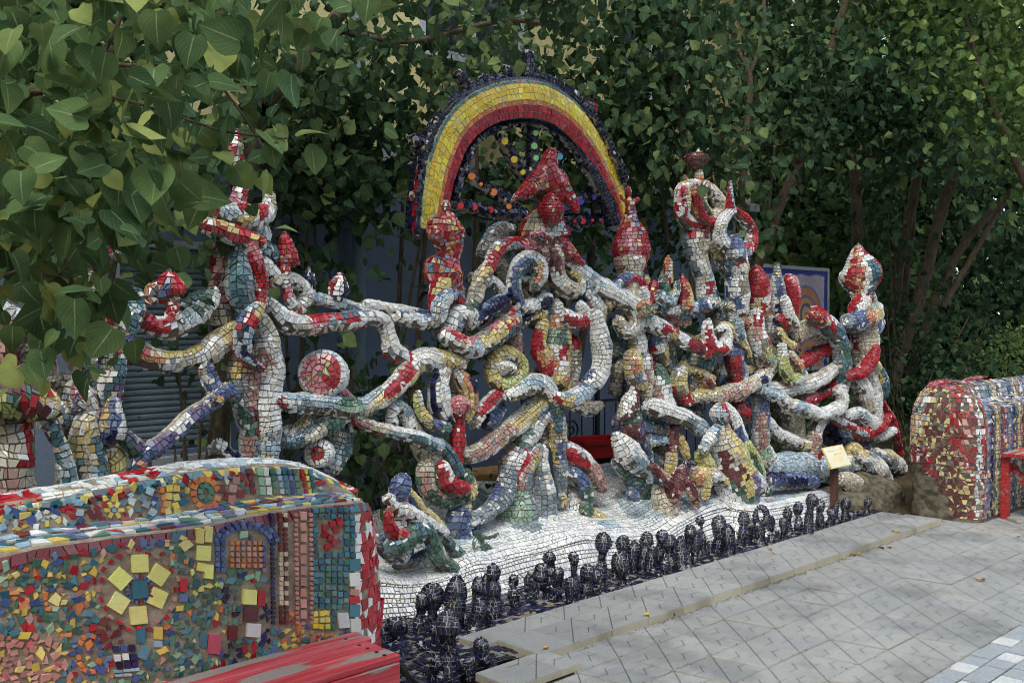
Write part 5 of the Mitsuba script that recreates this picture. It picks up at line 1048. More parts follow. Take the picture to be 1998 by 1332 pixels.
# ---------------------------------------------------------------- the second mosaic bench at the right, end on
RB = 'end_bench_wall'
pth = [(6.2,.42),(5.4,.42),(4.85,.42),(4.70,.39),(4.61,.31),(4.57,.18),(4.565,.02),(4.57,-.08),(4.60,-.16),(4.67,-.205),(4.80,-.21),(5.3,-.21),(6.0,-.21),(7.2,-.21)]
pth = catmull(np.c_[pth, np.zeros(len(pth))], .03); npth = len(pth)
tn = norm(np.gradient(pth, axis=0)); on = np.stack([tn[:, 1], -tn[:, 0], 0 * tn[:, 0]], 1); on *= np.where((on[:, :1] * (4.57 - 5.2) + 0) > 9, 1, 1)
if (on[npth // 2] @ [-1, 0, 0]) < 0: on = -on
front = np.clip((pth[:, 0] - 4.68) / .12, 0, 1) * (pth[:, 1] < -.1)
def rsec(i):
    f = front[i]; hz = 1.10 + .03 * math.sin(pth[i, 0] * 7)
    dome = [(0, .0), (-.012, .12), (0, .3), (.012, .55), (.005, .78), (-.02, .92), (-.07, 1.02), (-.15, hz - .02), (-.24, hz), (-.31, hz)]
    lg = [(0, .0), (0, .12), (0, .3), (0, .55), (0, .78), (0, .90), (-.02, .925), (-.20, .93), (-.23, 1.08), (-.31, 1.10)]
    return [(a[0] * (1 - f) + b[0] * f, a[1] * (1 - f) + b[1] * f) for a, b in zip(dome, lg)]
PR = np.array([[pth[i] + on[i] * o + [0, 0, z] for o, z in rsec(i)] for i in range(npth)])
PR = np.stack([catmull(PR[i], .04) if False else np.stack([np.interp(np.linspace(0, 9, 28), np.arange(10), PR[i, :, k]) for k in range(3)], 1) for i in range(npth)])
NR = norm(np.cross(np.gradient(PR, axis=0), np.gradient(PR, axis=1))); NR *= np.sign((NR * (on[:, None] + [0, 0, .8])).sum(2, keepdims=True) + 1e-9)
sl = np.r_[0, np.cumsum(np.linalg.norm(np.diff(pth, axis=0), axis=1))]; sx = lambda a: np.interp(a, np.linspace(0, 1, npth), np.arange(npth))
def rcol(a, b):
    i = sx(a); x = np.interp(i, np.arange(npth), pth[:, 0]); y = np.interp(i, np.arange(npth), pth[:, 1]); z = b * 1.25
    out = np.full(len(a), 'R'); r = rng.random(len(a)); out[r > .55] = 'M'; out[r > .86] = 'S'; end = (x < 4.72)
    out[r < .16] = 'S'; out[r < .05] = 'W'
    band = np.abs(y - (.14 - (z - .9) * (-.02) - np.clip(.62 - z, 0, 1) * .5)) < .11
    out = np.where(end & band & (z > .1), np.where(r < .34, 'Y', np.where(r > .85, 'A', 'M')), out)
    out = np.where(end & (y > .22) & (z > .55), np.where(r < .35, 'Y', np.where(r < .6, 'E', np.where(r < .8, 'W', 'O'))), out)
    out = np.where(end & (z < .30) & (y > -.12), np.where(r < .75, 'M', 'Y'), out)
    out = np.where(end & (z > .98), np.where(r < .4, 'P', np.where(r < .6, 'V', 'R')), out)
    out = np.where((y < -.172) & (y > -.2) & (x < 4.68), np.where(r < .7, 'w', 'e'), out)
    st = np.floor((x - 4.70) / .055).astype(int) % 9
    out = np.where((x >= 4.70) & (y < 0), np.array(list('EBNTYeMZB'))[st], out)
    return np.where((x >= 4.7) & (y < 0) & (r < .25), 'Z', out)
n0 = len(TILES.get(RB, []))
grid_tiles(RB, PR, NR, rcol, p=.030, rows='b', tri=.4, cut=.25, wave=1.0, arange=(.12, 1), skip=.08, brange=(.02, 1), gap=.006)
L_ = TILES[RB][-1]; cc = L_[0].mean(1); bare = (cc[:, 0] < 4.9) & (cc[:, 1] > .02) & (cc[:, 2] < .13 + .27 * np.clip((cc[:, 1] - .05) / .2, 0, 1) + .1 * meshkit.noise(cc * 9)); TILES[RB][-1] = tuple(q[~bare] for q in L_)
v = PR.reshape(-1, 3); v = v + (meshkit.fbm(v * 14, 3, 9)[:, None] - .5) * .012
put(RB, trimesh.Trimesh(v, quads(npth, 28), process=False), 'rock', smooth=40)
put(RB + '__top_fill', boxm(4.88, 7.2, .10, .13, .8, 1.085), 'rock')
tag(RB, 'rounded end of a mosaic bench wall, red and yellow above bare cement', 'wall')
P0 = at(1963, 884, -.30)[0]; zs = P0[2]; xb = P0[0]
for k, y in enumerate((-.26, -.385, -.51)): put('far_red_bench__slat', boxm(xb, 7.5, y - .115, y, zs - .035, zs, .005), 'red_paint_old')
put('far_red_bench__front_rail', boxm(xb + .003, 7.5, -.624, -.60, zs - .10, zs - .036, .005), 'red_paint_old')
put('far_red_bench__leg', boxm(xb + .05, xb + .11, -.60, -.54, 0, zs - .036, .004), 'red_paint_old'); put('far_red_bench__leg', boxm(xb + .05, xb + .11, -.30, -.24, 0, zs - .036, .004), 'red_paint_old')
m = boxm(-.03, .03, -.22, .22, -.025, .025, .004); m.apply_transform(trimesh.transformations.rotation_matrix(.9, [1, 0, 0])); m.apply_translation((xb + .16, -.42, .27)); put('far_red_bench__brace', m, 'red_paint_old')
tag('far_red_bench', 'dark red wooden bench seat at the right edge in front of the rounded wall', 'bench')
# broken paving and blue boards lying under the far bench
for q, (x, y, sx_, sy_, b) in enumerate(((5.2,-.55,.34,.2,'slab_worn'),(5.55,-.8,.3,.24,'slab_worn'),(4.95,-.42,.2,.13,'slab_cool'))):
    m = boxm(-sx_/2, sx_/2, -sy_/2, sy_/2, 0, .03, .006); m.apply_transform(trimesh.transformations.rotation_matrix(.5 + q, [0, 0, 1])); m.apply_translation((x, y, .002)); put('broken_slab', m, b)
    tag(['broken_slab', 'broken_slab_001', 'broken_slab_002'][q], ['long broken slab lying under the far red bench', 'broken slab fragment lying farthest right in front of the far bench', 'small broken slab against the foot of the rounded bench wall'][q], 'slab')
# ---------------------------------------------------------------- sign on a post
def plate(p, n, uv):
    c = mix(lin((232, 226, 200)), lin((228, 220, 188)), fbm(p.x * 20, p.y * 20, p.z * 20, 2))
    u, w = uv.x, uv.y
    e = smoothstep(.30, .16, dr.sqrt(dr.square((u - .5) * 1.2) + dr.square(w - .42))); c = mix(c, lin((236, 212, 140)), e * .5)
    e = smoothstep(.14, .08, dr.sqrt(dr.square((u - .82) * 1.3) + dr.square(w - .8))); c = mix(c, lin((236, 204, 110)), e * .7)
    line = (smoothstep(.735, .75, w) - smoothstep(.79, .805, w)) * smoothstep(.15, .17, u) * (1 - smoothstep(.68, .70, u)) + (smoothstep(.575, .59, w) - smoothstep(.63, .645, w)) * smoothstep(.40, .42, u) * (1 - smoothstep(.80, .82, u))
    c = mix(c, lin((150, 132, 92)), line * smoothstep(.35, .55, noise(u * 62, w * 16, 0)) * .6)
    rim = dr.maximum(dr.maximum(1 - smoothstep(.02, .03, u), smoothstep(.97, .98, u)), dr.maximum(1 - smoothstep(.03, .045, w), smoothstep(.955, .97, w)))
    return mix(c, lin((206, 184, 96)), rim * .8)
scene['sign_print'] = {'type': 'twosided', 'bsdf': {'type': 'principled', 'base_color': mikit.proc(plate), 'roughness': .35, 'specular': .5}}
scene['rusty_steel'] = {'type': 'twosided', 'bsdf': {'type': 'principled', 'base_color': mikit.proc(grout_fn((70, 44, 38), (96, 62, 52))), 'roughness': .6, 'specular': .4}}
pc = at(1631, 891, .62)[0]; w, d, tl = .165, .090, math.radians(62)
ax, ay = np.array([1.0, 0, 0]), np.array([0, math.cos(tl), math.sin(tl)]); nn = np.cross(ax, ay)
cs = np.array([pc + sx_ * w * ax + sy_ * d * ay + nn * h_ for h_ in (0, .012) for sx_, sy_ in ((-1,-1),(1,-1),(1,1),(-1,1))])
uvp = np.array([[0,0],[1,0],[1,1],[0,1]] * 2, float); put('sign_board__panel', trimesh.Trimesh(cs, [[4,5,6],[4,6,7],[0,2,1],[0,3,2],[0,1,5],[0,5,4],[1,2,6],[1,6,5],[2,3,7],[2,7,6],[3,0,4],[3,4,7]], process=False), 'sign_print', uv=uvp)
put('sign_board__post', boxm(pc[0] - .028, pc[0] + .028, pc[1] - .01, pc[1] + .04, -.02, pc[2] - .012, .004), 'rusty_steel')
tag('sign_board', 'small yellowish sign panel on a rusty brown post before the far statues', 'sign')
# dry leaves on the paving
def curl_leaf(L, W):
    s = np.linspace(0, 1, 5); w = np.array([.05, .8, 1, .6, .02]) * W / 2; v = []
    for i in range(5): v += [(-w[i], s[i] * L, .012 * rng.random() + .006), (0, s[i] * L, .002 + .004 * rng.random()), (w[i], s[i] * L, .012 * rng.random() + .006)]
    return np.array(v), quads(5, 3)
scene['dry_leaf'] = {'type': 'twosided', 'bsdf': {'type': 'principled', 'base_color': mikit.proc(grout_fn((176, 128, 48), (206, 176, 84))), 'roughness': .6, 'specular': .3}}
scene['brown_leaf'] = {'type': 'twosided', 'bsdf': {'type': 'principled', 'base_color': mikit.proc(grout_fn((96, 62, 36), (140, 92, 50))), 'roughness': .6, 'specular': .3}}
LEAFY = ['yellow leaf on the paving just off the middle of the step riser', 'yellow leaf second from the far end of the step riser', 'yellow leaf nearest the far end of the step', 'curled brown leaf in the group below the step riser', 'curled brown leaf lying alone off the step riser', 'yellow leaf in the open paving at the right', 'brown leaf touching the yellow one in the open paving', 'yellow leaf near the broken slabs at the right edge', 'brown leaf against the riser near the step middle', 'yellow leaf against the riser at the near half of the step', 'yellow leaf on top of the step at its back edge', 'brown leaf on the near part of the step', 'yellow leaf beside the loose slab', 'brown leaf in a joint below the far step end', 'brown leaf among the blue pillars', 'yellow leaf among the blue pillars', 'yellow leaf by the near end of the step']
for q, (x, y, b) in enumerate(((1680,1083,0),(1755,1048,0),(1740,1050,0),(1670,1085,1),(1725,1071,1),(1905,1132,0),(1918,1134,1),(1985,1048,0),(1317,1202,1),(1262,1218,0),(1498,1083,0),(1225,1155,1),(1060,1284,0),(1730,1068,1),(1302,1105,1),(1308,1100,0),(945,1225,0))):
    c, t = atz(x, y, .003); m = curl_leaf(.044, .028); a = rng.uniform(0, 6.28); v = m[0] @ np.array([[math.cos(a), math.sin(a), 0], [-math.sin(a), math.cos(a), 0], [0, 0, 1]]) + c + ([0, 0, .045] if (0 < c[1] < .47) else 0)
    k = put('fallen_leaf', (v, m[1]), 'brown_leaf' if b else 'dry_leaf', smooth=True); tag(k, LEAFY[q], 'leaf', 'dry fallen leaves')
# ---------------------------------------------------------------- the building behind
def wallfn(a, b, st):
    a, b, st = lin(a), lin(b), lin(st)
    def col(p, n, uv):
        t = fbm(p.x * .9, p.y * .9, p.z * .9, 4); s = noise(p.x * 120, p.y * 120, p.z * 120)
        damp = smoothstep(.9, .1, p.z + .5 * fbm(p.x * 2, 0, 0, 3) - .3)
        return mix(mix(a, b, t), st, damp * .5) * (.86 + .2 * s)
    return col
scene['wall_blue'] = {'type': 'twosided', 'bsdf': {'type': 'principled', 'base_color': mikit.proc(wallfn((118, 134, 160), (138, 152, 174), (86, 90, 96))), 'roughness': .85, 'specular': .25}}
scene['wall_yellow'] = {'type': 'twosided', 'bsdf': {'type': 'principled', 'base_color': mikit.proc(wallfn((222, 206, 142), (234, 220, 164), (190, 170, 110))), 'roughness': .85, 'specular': .25}}
plain('shutter_paint', (132, 150, 160), (148, 164, 172), 8., .45); plain('frame_paint', (180, 186, 190), (196, 200, 204), 8., .5); plain('pipe_zinc', (112, 136, 150), (136, 158, 168), 10., .4)
YW = 3.2; hx0, hx1, hz0, hz1 = -.90, -.16, .74, 2.12
B = 'courtyard_house'
put(B + '__lower_wall', cat([boxm(-9, hx0, YW, YW + .5, -.05, 2.95), boxm(hx1, 6.7, YW, YW + .5, -.05, 2.95), boxm(hx0, hx1, YW, YW + .5, -.05, hz0), boxm(hx0, hx1, YW, YW + .5, hz1, 2.95)]), 'wall_blue')
put(B + '__upper_wall', boxm(-9, 6.7, YW + .04, YW + .5, 2.952, 11), 'wall_yellow'); put(B + '__string_course', boxm(-9, 6.74, YW - .06, YW + .3, 2.90, 3.0), 'frame_paint'); put(B + '__end_wall', boxm(6.2, 6.7, YW + .5, 14, -.05, 11), 'wall_yellow')
tag(B, 'house with blue grey ground floor and yellow upper wall behind the bushes', 'building')
for q, (x0, z0) in enumerate(((1.7, 3.9), (4.2, 3.9), (-1.2, 3.9))):
    f = put(B + '__window', cat([boxm(x0 - .06, x0, YW - .0, YW + .1, z0, z0 + 1.7), boxm(x0 + 1.1, x0 + 1.16, YW - .0, YW + .1, z0, z0 + 1.7), boxm(x0 - .1, x0 + 1.2, YW - .05, YW + .1, z0 - .07, z0), boxm(x0, x0 + 1.1, YW, YW + .1, z0 + 1.64, z0 + 1.7), boxm(x0 + .53, x0 + .57, YW + .005, YW + .09, z0, z0 + 1.64)]), 'frame_paint')
    scene.setdefault('dark_glass', {'type': 'principled', 'base_color': rgb((.03, .035, .04)), 'roughness': .08, 'specular': .6}); put(f + '__pane', boxm(x0, x0 + 1.1, YW + .02, YW + .039, z0, z0 + 1.64), 'dark_glass')
k = put(B + '__shutter', boxm(hx0 + .002, hx1 - .002, YW + .085, YW + .10, hz0, hz1), 'shutter_paint')
z = hz0 + .01; sh = None
while z < hz1 - .04:
    s = np.linspace(0, np.pi, 6); y = YW + .08 - .022 * np.sin(s); zz = z + .040 * (1 - np.cos(s)) / 2; v = np.array([(x, a, b) for x in (hx0 + .004, hx1 - .004) for a, b in zip(y, zz)]); put(B + '__shutter__slat', (v, quads(2, 6)), 'shutter_paint'); z += .0415
put(B + '__shutter_frame', cat([boxm(hx0 - .05, hx0, YW - .02, YW + .1, hz0 - .03, hz1 + .05), boxm(hx1, hx1 + .05, YW - .02, YW + .1, hz0 - .03, hz1 + .05), boxm(hx0, hx1, YW - .02, YW + .1, hz1, hz1 + .05), boxm(hx0 - .08, hx1 + .08, YW - .09, YW + .1, hz0 - .08, hz0 - .031)]), 'frame_paint')
px_ = at(700, 500, 3.08)[0][0]
put('drain_pipe', tubem([(px_, 3.08, -.05), (px_, 3.08, .6), (px_, 3.08, 1.4), (px_, 3.08, 2.8), (px_, 3.08, 7)], .056, 14), 'pipe_zinc', smooth=40)
for z in (1.05, 1.95, 2.75, 3.8): put('drain_pipe__collar', tubem([(px_, 3.08, z), (px_, 3.08, z + .06)], .066, 14), 'pipe_zinc', smooth=40)
tag('drain_pipe', 'pale zinc drainpipe running up the blue grey house wall', 'drainpipe')
# iron fence with scrolls, seen through the gaps of the sculpture
scene['black_iron'] = {'type': 'twosided', 'bsdf': {'type': 'principled', 'base_color': rgb((.012, .012, .014)), 'roughness': .45, 'specular': .5}}
YFN = 2.35
for x in np.arange(2.0, 6.6, .9): put('iron_fence__post', boxm(x - .018, x + .018, YFN - .018, YFN + .018, -.03, 1.05, .003), 'black_iron')
for z in (.22, .92): put('iron_fence__rail', boxm(1.95, 6.7, YFN - .009, YFN + .009, z, z + .022), 'black_iron')
for x in np.arange(2.1, 6.6, .15):
    if abs((x - 2.0) % .9) > .03: put('iron_fence__bar', tubem([(x, YFN, .24), (x, YFN, .6), (x, YFN, .92)], .006, 6), 'black_iron')
for x in np.arange(2.45, 6.5, .9):
    for s in (-1, 1):
        a = np.linspace(0, 3.6 * np.pi, 34); r = .105 * (1 - a / (4.2 * np.pi)); put('iron_fence__scroll', tubem(np.stack([x + s * (.10 - r * np.cos(a)), 0 * a + YFN - .016, .70 + r * np.sin(a)], 1), .008, 6), 'black_iron')
tag('iron_fence', 'low black wrought iron fence with scrolls behind the sculpture', 'fence')
# things stored behind the sculpture
plain('cardboard', (150, 116, 76), (172, 138, 94), 6., .85); scene['red_crate_plastic'] = {'type': 'twosided', 'bsdf': {'type': 'principled', 'base_color': rgb(lin((168, 30, 34))), 'roughness': .45, 'specular': .4}}
plain('tarp', (58, 66, 62), (78, 86, 80), 9., .7)
def rotz(m, a, c): m.apply_transform(trimesh.transformations.rotation_matrix(a, [0, 0, 1])); m.apply_translation(c); return m
put('cardboard_box', rotz(cat([boxm(-.3, .3, -.2, .2, 0, .26, .004), boxm(-.32, .32, -.21, -.203, .262, .30), boxm(-.32, .32, .203, .21, .262, .31)]), .3, (1.45, 2.15, -.03)), 'cardboard'); tag('cardboard_box', 'brown cardboard box lying on the ground behind the coiled snake', 'box')
put('cardboard_box', rotz(boxm(-.26, .26, -.17, .17, 0, .22, .004), -.2, (1.5, 2.18, .285)), 'cardboard'); tag('cardboard_box_001', 'flat brown cardboard box stacked on top of the other box', 'box')
c = at(1165, 865, 2.15)[0]; k = put('red_crate', rotz(cat([boxm(-.22, .22, -.15, -.14, 0, .14), boxm(-.22, .22, .14, .15, 0, .14), boxm(-.22, -.21, -.139, .139, 0, .14), boxm(.21, .22, -.139, .139, 0, .14), boxm(-.209, .209, -.139, .139, .0, .012), boxm(-.235, .235, -.165, -.151, .115, .15), boxm(-.235, .235, .151, .165, .115, .15)]), -.25, c - [0, 0, .10]), 'red_crate_plastic'); tag('red_crate', 'red plastic crate lying on the grey tarpaulin behind the sculpture', 'crate')
m = trimesh.creation.icosphere(4); m.apply_scale((.5, .3, .55)); m.vertices += (meshkit.fbm(m.vertices * [5, 5, 2.5], 4, 12)[:, None] - .5) * .22 * norm(m.vertices); m.apply_translation(c + [.1, .06, -.56]); put('tarpaulin_heap', m, 'tarp', smooth=True); tag('tarpaulin_heap', 'heap under a crumpled dark grey tarpaulin below the red crate', 'tarpaulin')
# painted panel on the right behind the columns
def mural(p, n, uv):
    u, w = uv.x * 2.1, uv.y * 1.75; c = mix(lin((226, 214, 214)), lin((198, 178, 196)), fbm(u * 6, w * 6, 0, 3))
    def arch(c, cx, cz, R):
        d = dr.sqrt(dr.square(u - cx) + dr.square(dr.maximum(w - cz, 0.0))) + .02 * (fbm(u * 12, w * 12, 0, 2) - .5); 
        for k, (r, q) in enumerate(((R, (150, 134, 186)), (R * .90, (226, 150, 90)), (R * .66, (150, 130, 180)), (R * .54, (236, 176, 110)), (R * .36, (120, 100, 160)), (R * .24, (236, 196, 96)))): c = mix(c, lin(q), 1 - smoothstep(r - .012, r + .012, d))
        return c
    c = arch(arch(arch(c, 1.42, .98, .5), 1.55, .10, .42), .45, .7, .4)
    c = mix(c, lin((52, 70, 170)), dr.maximum(smoothstep(1.66, 1.70, w + .05 * noise(u * 4, 0, 0)), smoothstep(1.99, 2.01, u)))
    return c * (.85 + .3 * fbm(u * 26, w * 26, 0, 2))
scene['mural_paint'] = {'type': 'twosided', 'bsdf': {'type': 'principled', 'base_color': mikit.proc(mural), 'roughness': .6, 'specular': .3}}
m0, m1 = at(1478, 722, 2.75)[0], at(1614, 530, 2.75)[0]
put('painted_panel', (np.array([[m0[0], 2.75, m0[2]], [m1[0], 2.75, m0[2]], [m1[0], 2.75, m1[2]], [m0[0], 2.75, m1[2]]]), np.array([[0, 1, 2], [0, 2, 3]])), 'mural_paint', uv=np.array([[0, 0], [1, 0], [1, 1], [0, 1.0]]))
put('painted_panel__frame', cat([boxm(m0[0] - .04, m1[0] + .04, 2.74, 2.80, m1[2], m1[2] + .04), boxm(m0[0] - .04, m1[0] + .04, 2.74, 2.80, m0[2] - .04, m0[2]), boxm(m0[0] - .04, m0[0], 2.74, 2.80, m0[2], m1[2]), boxm(m1[0], m1[0] + .04, 2.74, 2.80, m0[2], m1[2]), boxm(m0[0], m1[0], 2.753, 2.79, m0[2], m1[2])]), 'frame_paint')
for x in (m0[0] + .1, m1[0] - .1): put('painted_panel__leg', boxm(x - .03, x + .03, 2.81, 2.87, -.03, m1[2]), 'frame_paint')
tag('painted_panel', 'painted panel of orange and violet arches under blue standing behind the right columns', 'painting')
# far yellow building at the right, lawn
put('far_house__wall', boxm(14, 60, 24, 30, -.05, 12), 'wall_yellow'); put('far_house__roof', boxm(13.6, 60.4, 23.6, 30.4, 12.01, 12.4), 'frame_paint'); tag('far_house', 'pale yellow house glimpsed far behind the trees at the right', 'building')
for x in np.arange(16, 56, 3.2): put('far_house__window', boxm(x, x + 1.3, 23.96, 24.1, 1.2, 3.2), 'dark_glass'); put('far_house__window', boxm(x, x + 1.3, 23.96, 24.1, 4.6, 6.6), 'dark_glass')
put('opposite_house__wall', boxm(-22, 40, -24, -15, -.05, 12), 'frame_paint'); tag('opposite_house', 'pale grey house closing the courtyard on the viewer side', 'building')
for q, x in enumerate((-6.0,)): put('side_house__wall', boxm(-22, -10, -4, 20, -.05, 11), 'wall_yellow'); tag('side_house', 'yellow house at the far left of the courtyard', 'building')
# ---------------------------------------------------------------- trees and bushes: every leaf is a small folded blade
def leaf_col(pal):
    pal = [lin(c) for c in pal]
    def fn(p, n, uv):                            # u: whole part = the leaf's number, fraction = across; v: along
        k = dr.floor(uv.x); x = uv.x - k; h = cell_rand(k, 3, 1); h2 = cell_rand(k, 7, 2)
        c = mix(pal[0], pal[1], h); c = mix(c, pal[2], smoothstep(.72, .98, h2)); c = c * (.75 + .5 * cell_rand(k, 9, 4))
        rib = 1 - smoothstep(.0, .035, dr.abs(x - .5)); q = dr.abs(x - .5) * 1.1 - uv.y * .9; vein = 1 - smoothstep(.02, .10, dr.abs(q * 7 - dr.floor(q * 7) - .5))
        return mix(mix(c, pal[3], rib * .75), pal[3], vein * .22) * (.86 + .28 * noise(p.x * 55, p.y * 55, p.z * 55))
    return fn
def leaf_bsdf(name, pal, rough=.34, trans=.5):
    scene[name] = {'type': 'principledthin', 'base_color': mikit.proc(leaf_col(pal)), 'roughness': rough, 'diff_trans': trans, 'eta': 1.5, 'sheen': .2}
leaf_bsdf('leaf_lilac', [(70, 96, 64), (96, 118, 74), (156, 166, 98), (156, 170, 124)])
leaf_bsdf('leaf_bush', [(54, 79, 59), (76, 97, 66), (118, 134, 84), (120, 138, 107)])
leaf_bsdf('leaf_tree', [(43, 66, 50), (60, 82, 57), (94, 111, 71), (102, 122, 92)])
leaf_bsdf('leaf_light', [(76, 102, 60), (98, 122, 68), (136, 150, 86), (132, 150, 102)])
leaf_bsdf('leaf_far', [(64, 90, 60), (86, 109, 69), (128, 142, 88), (118, 135, 95)])
def bark_fn(p, n, uv):
    return mix(lin((62, 52, 42)), lin((112, 100, 84)), fbm(p.x * 22, p.y * 22, p.z * 6, 4)) * (.7 + .5 * noise(p.x * 120, p.y * 120, p.z * 40))
def bark_b(p, n, uv): return fbm(p.x * 40, p.y * 40, p.z * 10, 3)
scene['bark'] = {'type': 'twosided', 'bsdf': {'type': 'bumpmap', 'arbitrary': mikit.proc(bark_b, eps=3e-3), 'scale': .012, 'bsdf': {'type': 'principled', 'base_color': mikit.proc(bark_fn), 'roughness': .9, 'specular': .2}}}

TS = {'near': ([0, .025, .07, .14, .24, .36, .48, .60, .72, .84, .93, 1.0], [.0, .20, .35, .455, .505, .50, .455, .375, .275, .16, .07, .0]), 'mid': ([0, .25, .62, 1.0], [.06, .50, .36, .0])}
def leaves(pos, axis, nrm, size, kind, seed=0, curl=.36, fold=.3):
    """Folded heart-shaped blades: base points, directions of the midribs, upward sides, lengths -> (mesh, uv)."""
    n = len(pos); t, w = (np.array(q) for q in TS[kind]); m = len(t)
    axis = norm(axis); side = norm(np.cross(axis, nrm)); up = np.cross(side, axis)
    r = np.random.default_rng(seed); cu = curl * r.uniform(-.3, 1.3, n)[:, None, None]; fo = fold * r.uniform(.3, 1.5, n)[:, None, None]; asp = r.uniform(.80, 1.05, n)[:, None, None]; tw = r.normal(0, .18, n)[:, None, None]
    L = size[:, None, None]; tt = t[None, :, None]; ww = w[None, :, None] * asp
    spine = pos[:, None] + L * (tt * axis[:, None] - cu * tt ** 2 * up[:, None])
    ed = lambda s: spine + L * (s * ww * side[:, None] + (fo * ww * (1 - .5 * tt) + s * tw * ww * tt) * up[:, None] - (.09 * (w[None, :, None] > 0) * (tt < .1) * axis[:, None]))
    v = np.stack([ed(-1), spine, ed(1)], 2).reshape(n, -1, 3); f1 = quads(m, 3); f = (f1[None] + (np.arange(n) * m * 3)[:, None, None]).reshape(-1, 3)
    k = (np.arange(n) % 4000)[:, None, None]; u = k + np.array([.02, .5, .98])[None, None, :] + 0 * tt; uv = np.stack([u + 0 * np.zeros((n, m, 3)), np.repeat(np.broadcast_to(tt, (n, m, 1)), 3, 2)], -1)
    v = v.reshape(-1, 3); tri = v[f]; keep = np.linalg.norm(np.cross(tri[:, 1] - tri[:, 0], tri[:, 2] - tri[:, 0]), axis=1) > 1e-9
    return v, f, keep, uv.reshape(-1, 2), m * 3, len(f1)

def spray(rg, centre, n, spread, tocam=.35):
    """n leaves hanging round a twig end."""
    pos = centre + rg.normal(0, spread, (n, 3)) * [1, 1, .8]
    ax = norm(np.array([0, 0, -1.0]) * rg.uniform(.15, 1.0, (n, 1)) + rg.normal(0, .55, (n, 3)))
    nr = norm(np.array([0, 0, 1.0]) * .7 + FRONT * tocam * 2 * rg.uniform(0, 1, (n, 1)) + rg.normal(0, .45, (n, 3)))
    return pos, ax, nr

def inside(poly, rg, n):
    P = Polygon(poly); x0, y0, x1, y1 = P.bounds; out = []
    while len(out) < n:
        q = rg.uniform((x0, y0), (x1, y1))
        if P.contains(Point(q)): out.append(q)
    return np.array(out)

def crown(key, poly, depth, n_spray, per, size, bsdf, seed, spread=.11, kind='mid', holes=(), single=0, hole_keep=.12, name='crown', clump=6):
    """Sprays of leaves through the volume seen inside a pixel outline, between two distances."""
    rg = np.random.default_rng(seed); q = inside(poly, rg, n_spray); d = rg.uniform(*depth, n_spray) if np.ndim(depth) == 1 else None
    PP, AA, NN, SS = [], [], [], []
    if clump > 1:
        nc = max(4, n_spray // clump); cq, cd = q[:nc], d[:nc]; w = rg.integers(0, nc, n_spray); q = cq[w] + rg.normal(0, .30, (n_spray, 2)) * (FPX / cd[w])[:, None] * .62; d = np.clip(cd[w] + rg.normal(0, .22, n_spray), depth[0] - .15, depth[1] + .3)
    for (x, y), t in zip(q, d):
        if any(Polygon(h).contains(Point(x, y)) for h in holes) and rg.random() > hole_keep: continue
        k = max(2, int(per * rg.uniform(.5, 1.5))); p, a, m = spray(rg, atd(x, y, t), k, spread)
        PP.append(p); AA.append(a); NN.append(m); SS.append(size * rg.uniform(.55, 1.2, k))
    pos, ax, nr, sz = np.concatenate(PP), np.concatenate(AA), np.concatenate(NN), np.concatenate(SS)
    v, f, keep, uv, nv, nf = leaves(pos, ax, nr, sz, kind, seed)
    if single:
        s = pix(pos); big = np.argsort(-np.where((s[:, 0] > -40) & (s[:, 0] < 2030) & (s[:, 1] > -60), sz / s[:, 2], 0))[:single]
        for i in big:
            put(f'{key}__leaf', (v[i * nv:(i + 1) * nv], (f[i * nf:(i + 1) * nf] - i * nv)[keep[i * nf:(i + 1) * nf]]), bsdf, smooth=True, uv=uv[i * nv:(i + 1) * nv])
        gone = np.zeros(len(pos), bool); gone[big] = True; keep = keep & ~np.repeat(gone, nf); name = 'leaves'
    tag(put(f'{key}__{name}', trimesh.Trimesh(v, f[keep], process=False), bsdf, smooth=(kind == 'near'), uv=uv), kind='stuff')
    return pos

def stem(key, pts, seed=0, part='trunk'):
    """pts: (px, py, distance, radius in px) rows -> one tapering limb."""
    p = np.array([[*atd(x, y, t), r * t / FPX] for x, y, t, r in pts]); p = catmull(p, .12)
    p[:, :3] += (meshkit.fbm(p[:, :3] * 2.2 + seed, 3, 1)[:, None] - .5) * .06
    return put(f'{key}__{part}', tubem(p[:, :3], p[:, 3], 9, .26, seed), 'bark', smooth=True)

# the lilac whose branch hangs into the picture from the left, close to the camera
K = 'overhanging_lilac'
near = [(-60,-120),(700,-120),(670,-10),(620,40),(575,60),(545,120),(520,190),(560,250),(545,330),(470,365),(430,350),(385,400),(340,430),(300,410),(255,420),(215,490),(190,540),(165,600),(140,640),(100,640),(80,600),(50,540),(-60,500)]
crown(K, near, (1.9, 3.0), 250, 4, .074, 'leaf_lilac', 5,   .075, 'near', clump=1, single=300, holes=[[(600,60),(760,-40),(760,60),(650,140)], [(430,180),(520,180),(480,330),(440,330)], [(60,600),(110,600),(110,700),(60,700)]], hole_keep=.3)
crown(K, [(-60,200),(190,200),(190,460),(160,590),(110,600),(60,500),(-60,470)], (2.0, 2.9), 75, 4, .072, 'leaf_lilac', 6, .07, 'near', clump=1, name='low_leaves')
crown(K, [(30,520),(190,520),(205,640),(165,710),(105,730),(50,640)], (2.1, 2.6), 16, 4, .070, 'leaf_lilac', 7, .06, 'near', clump=1, name='hanging_leaves')
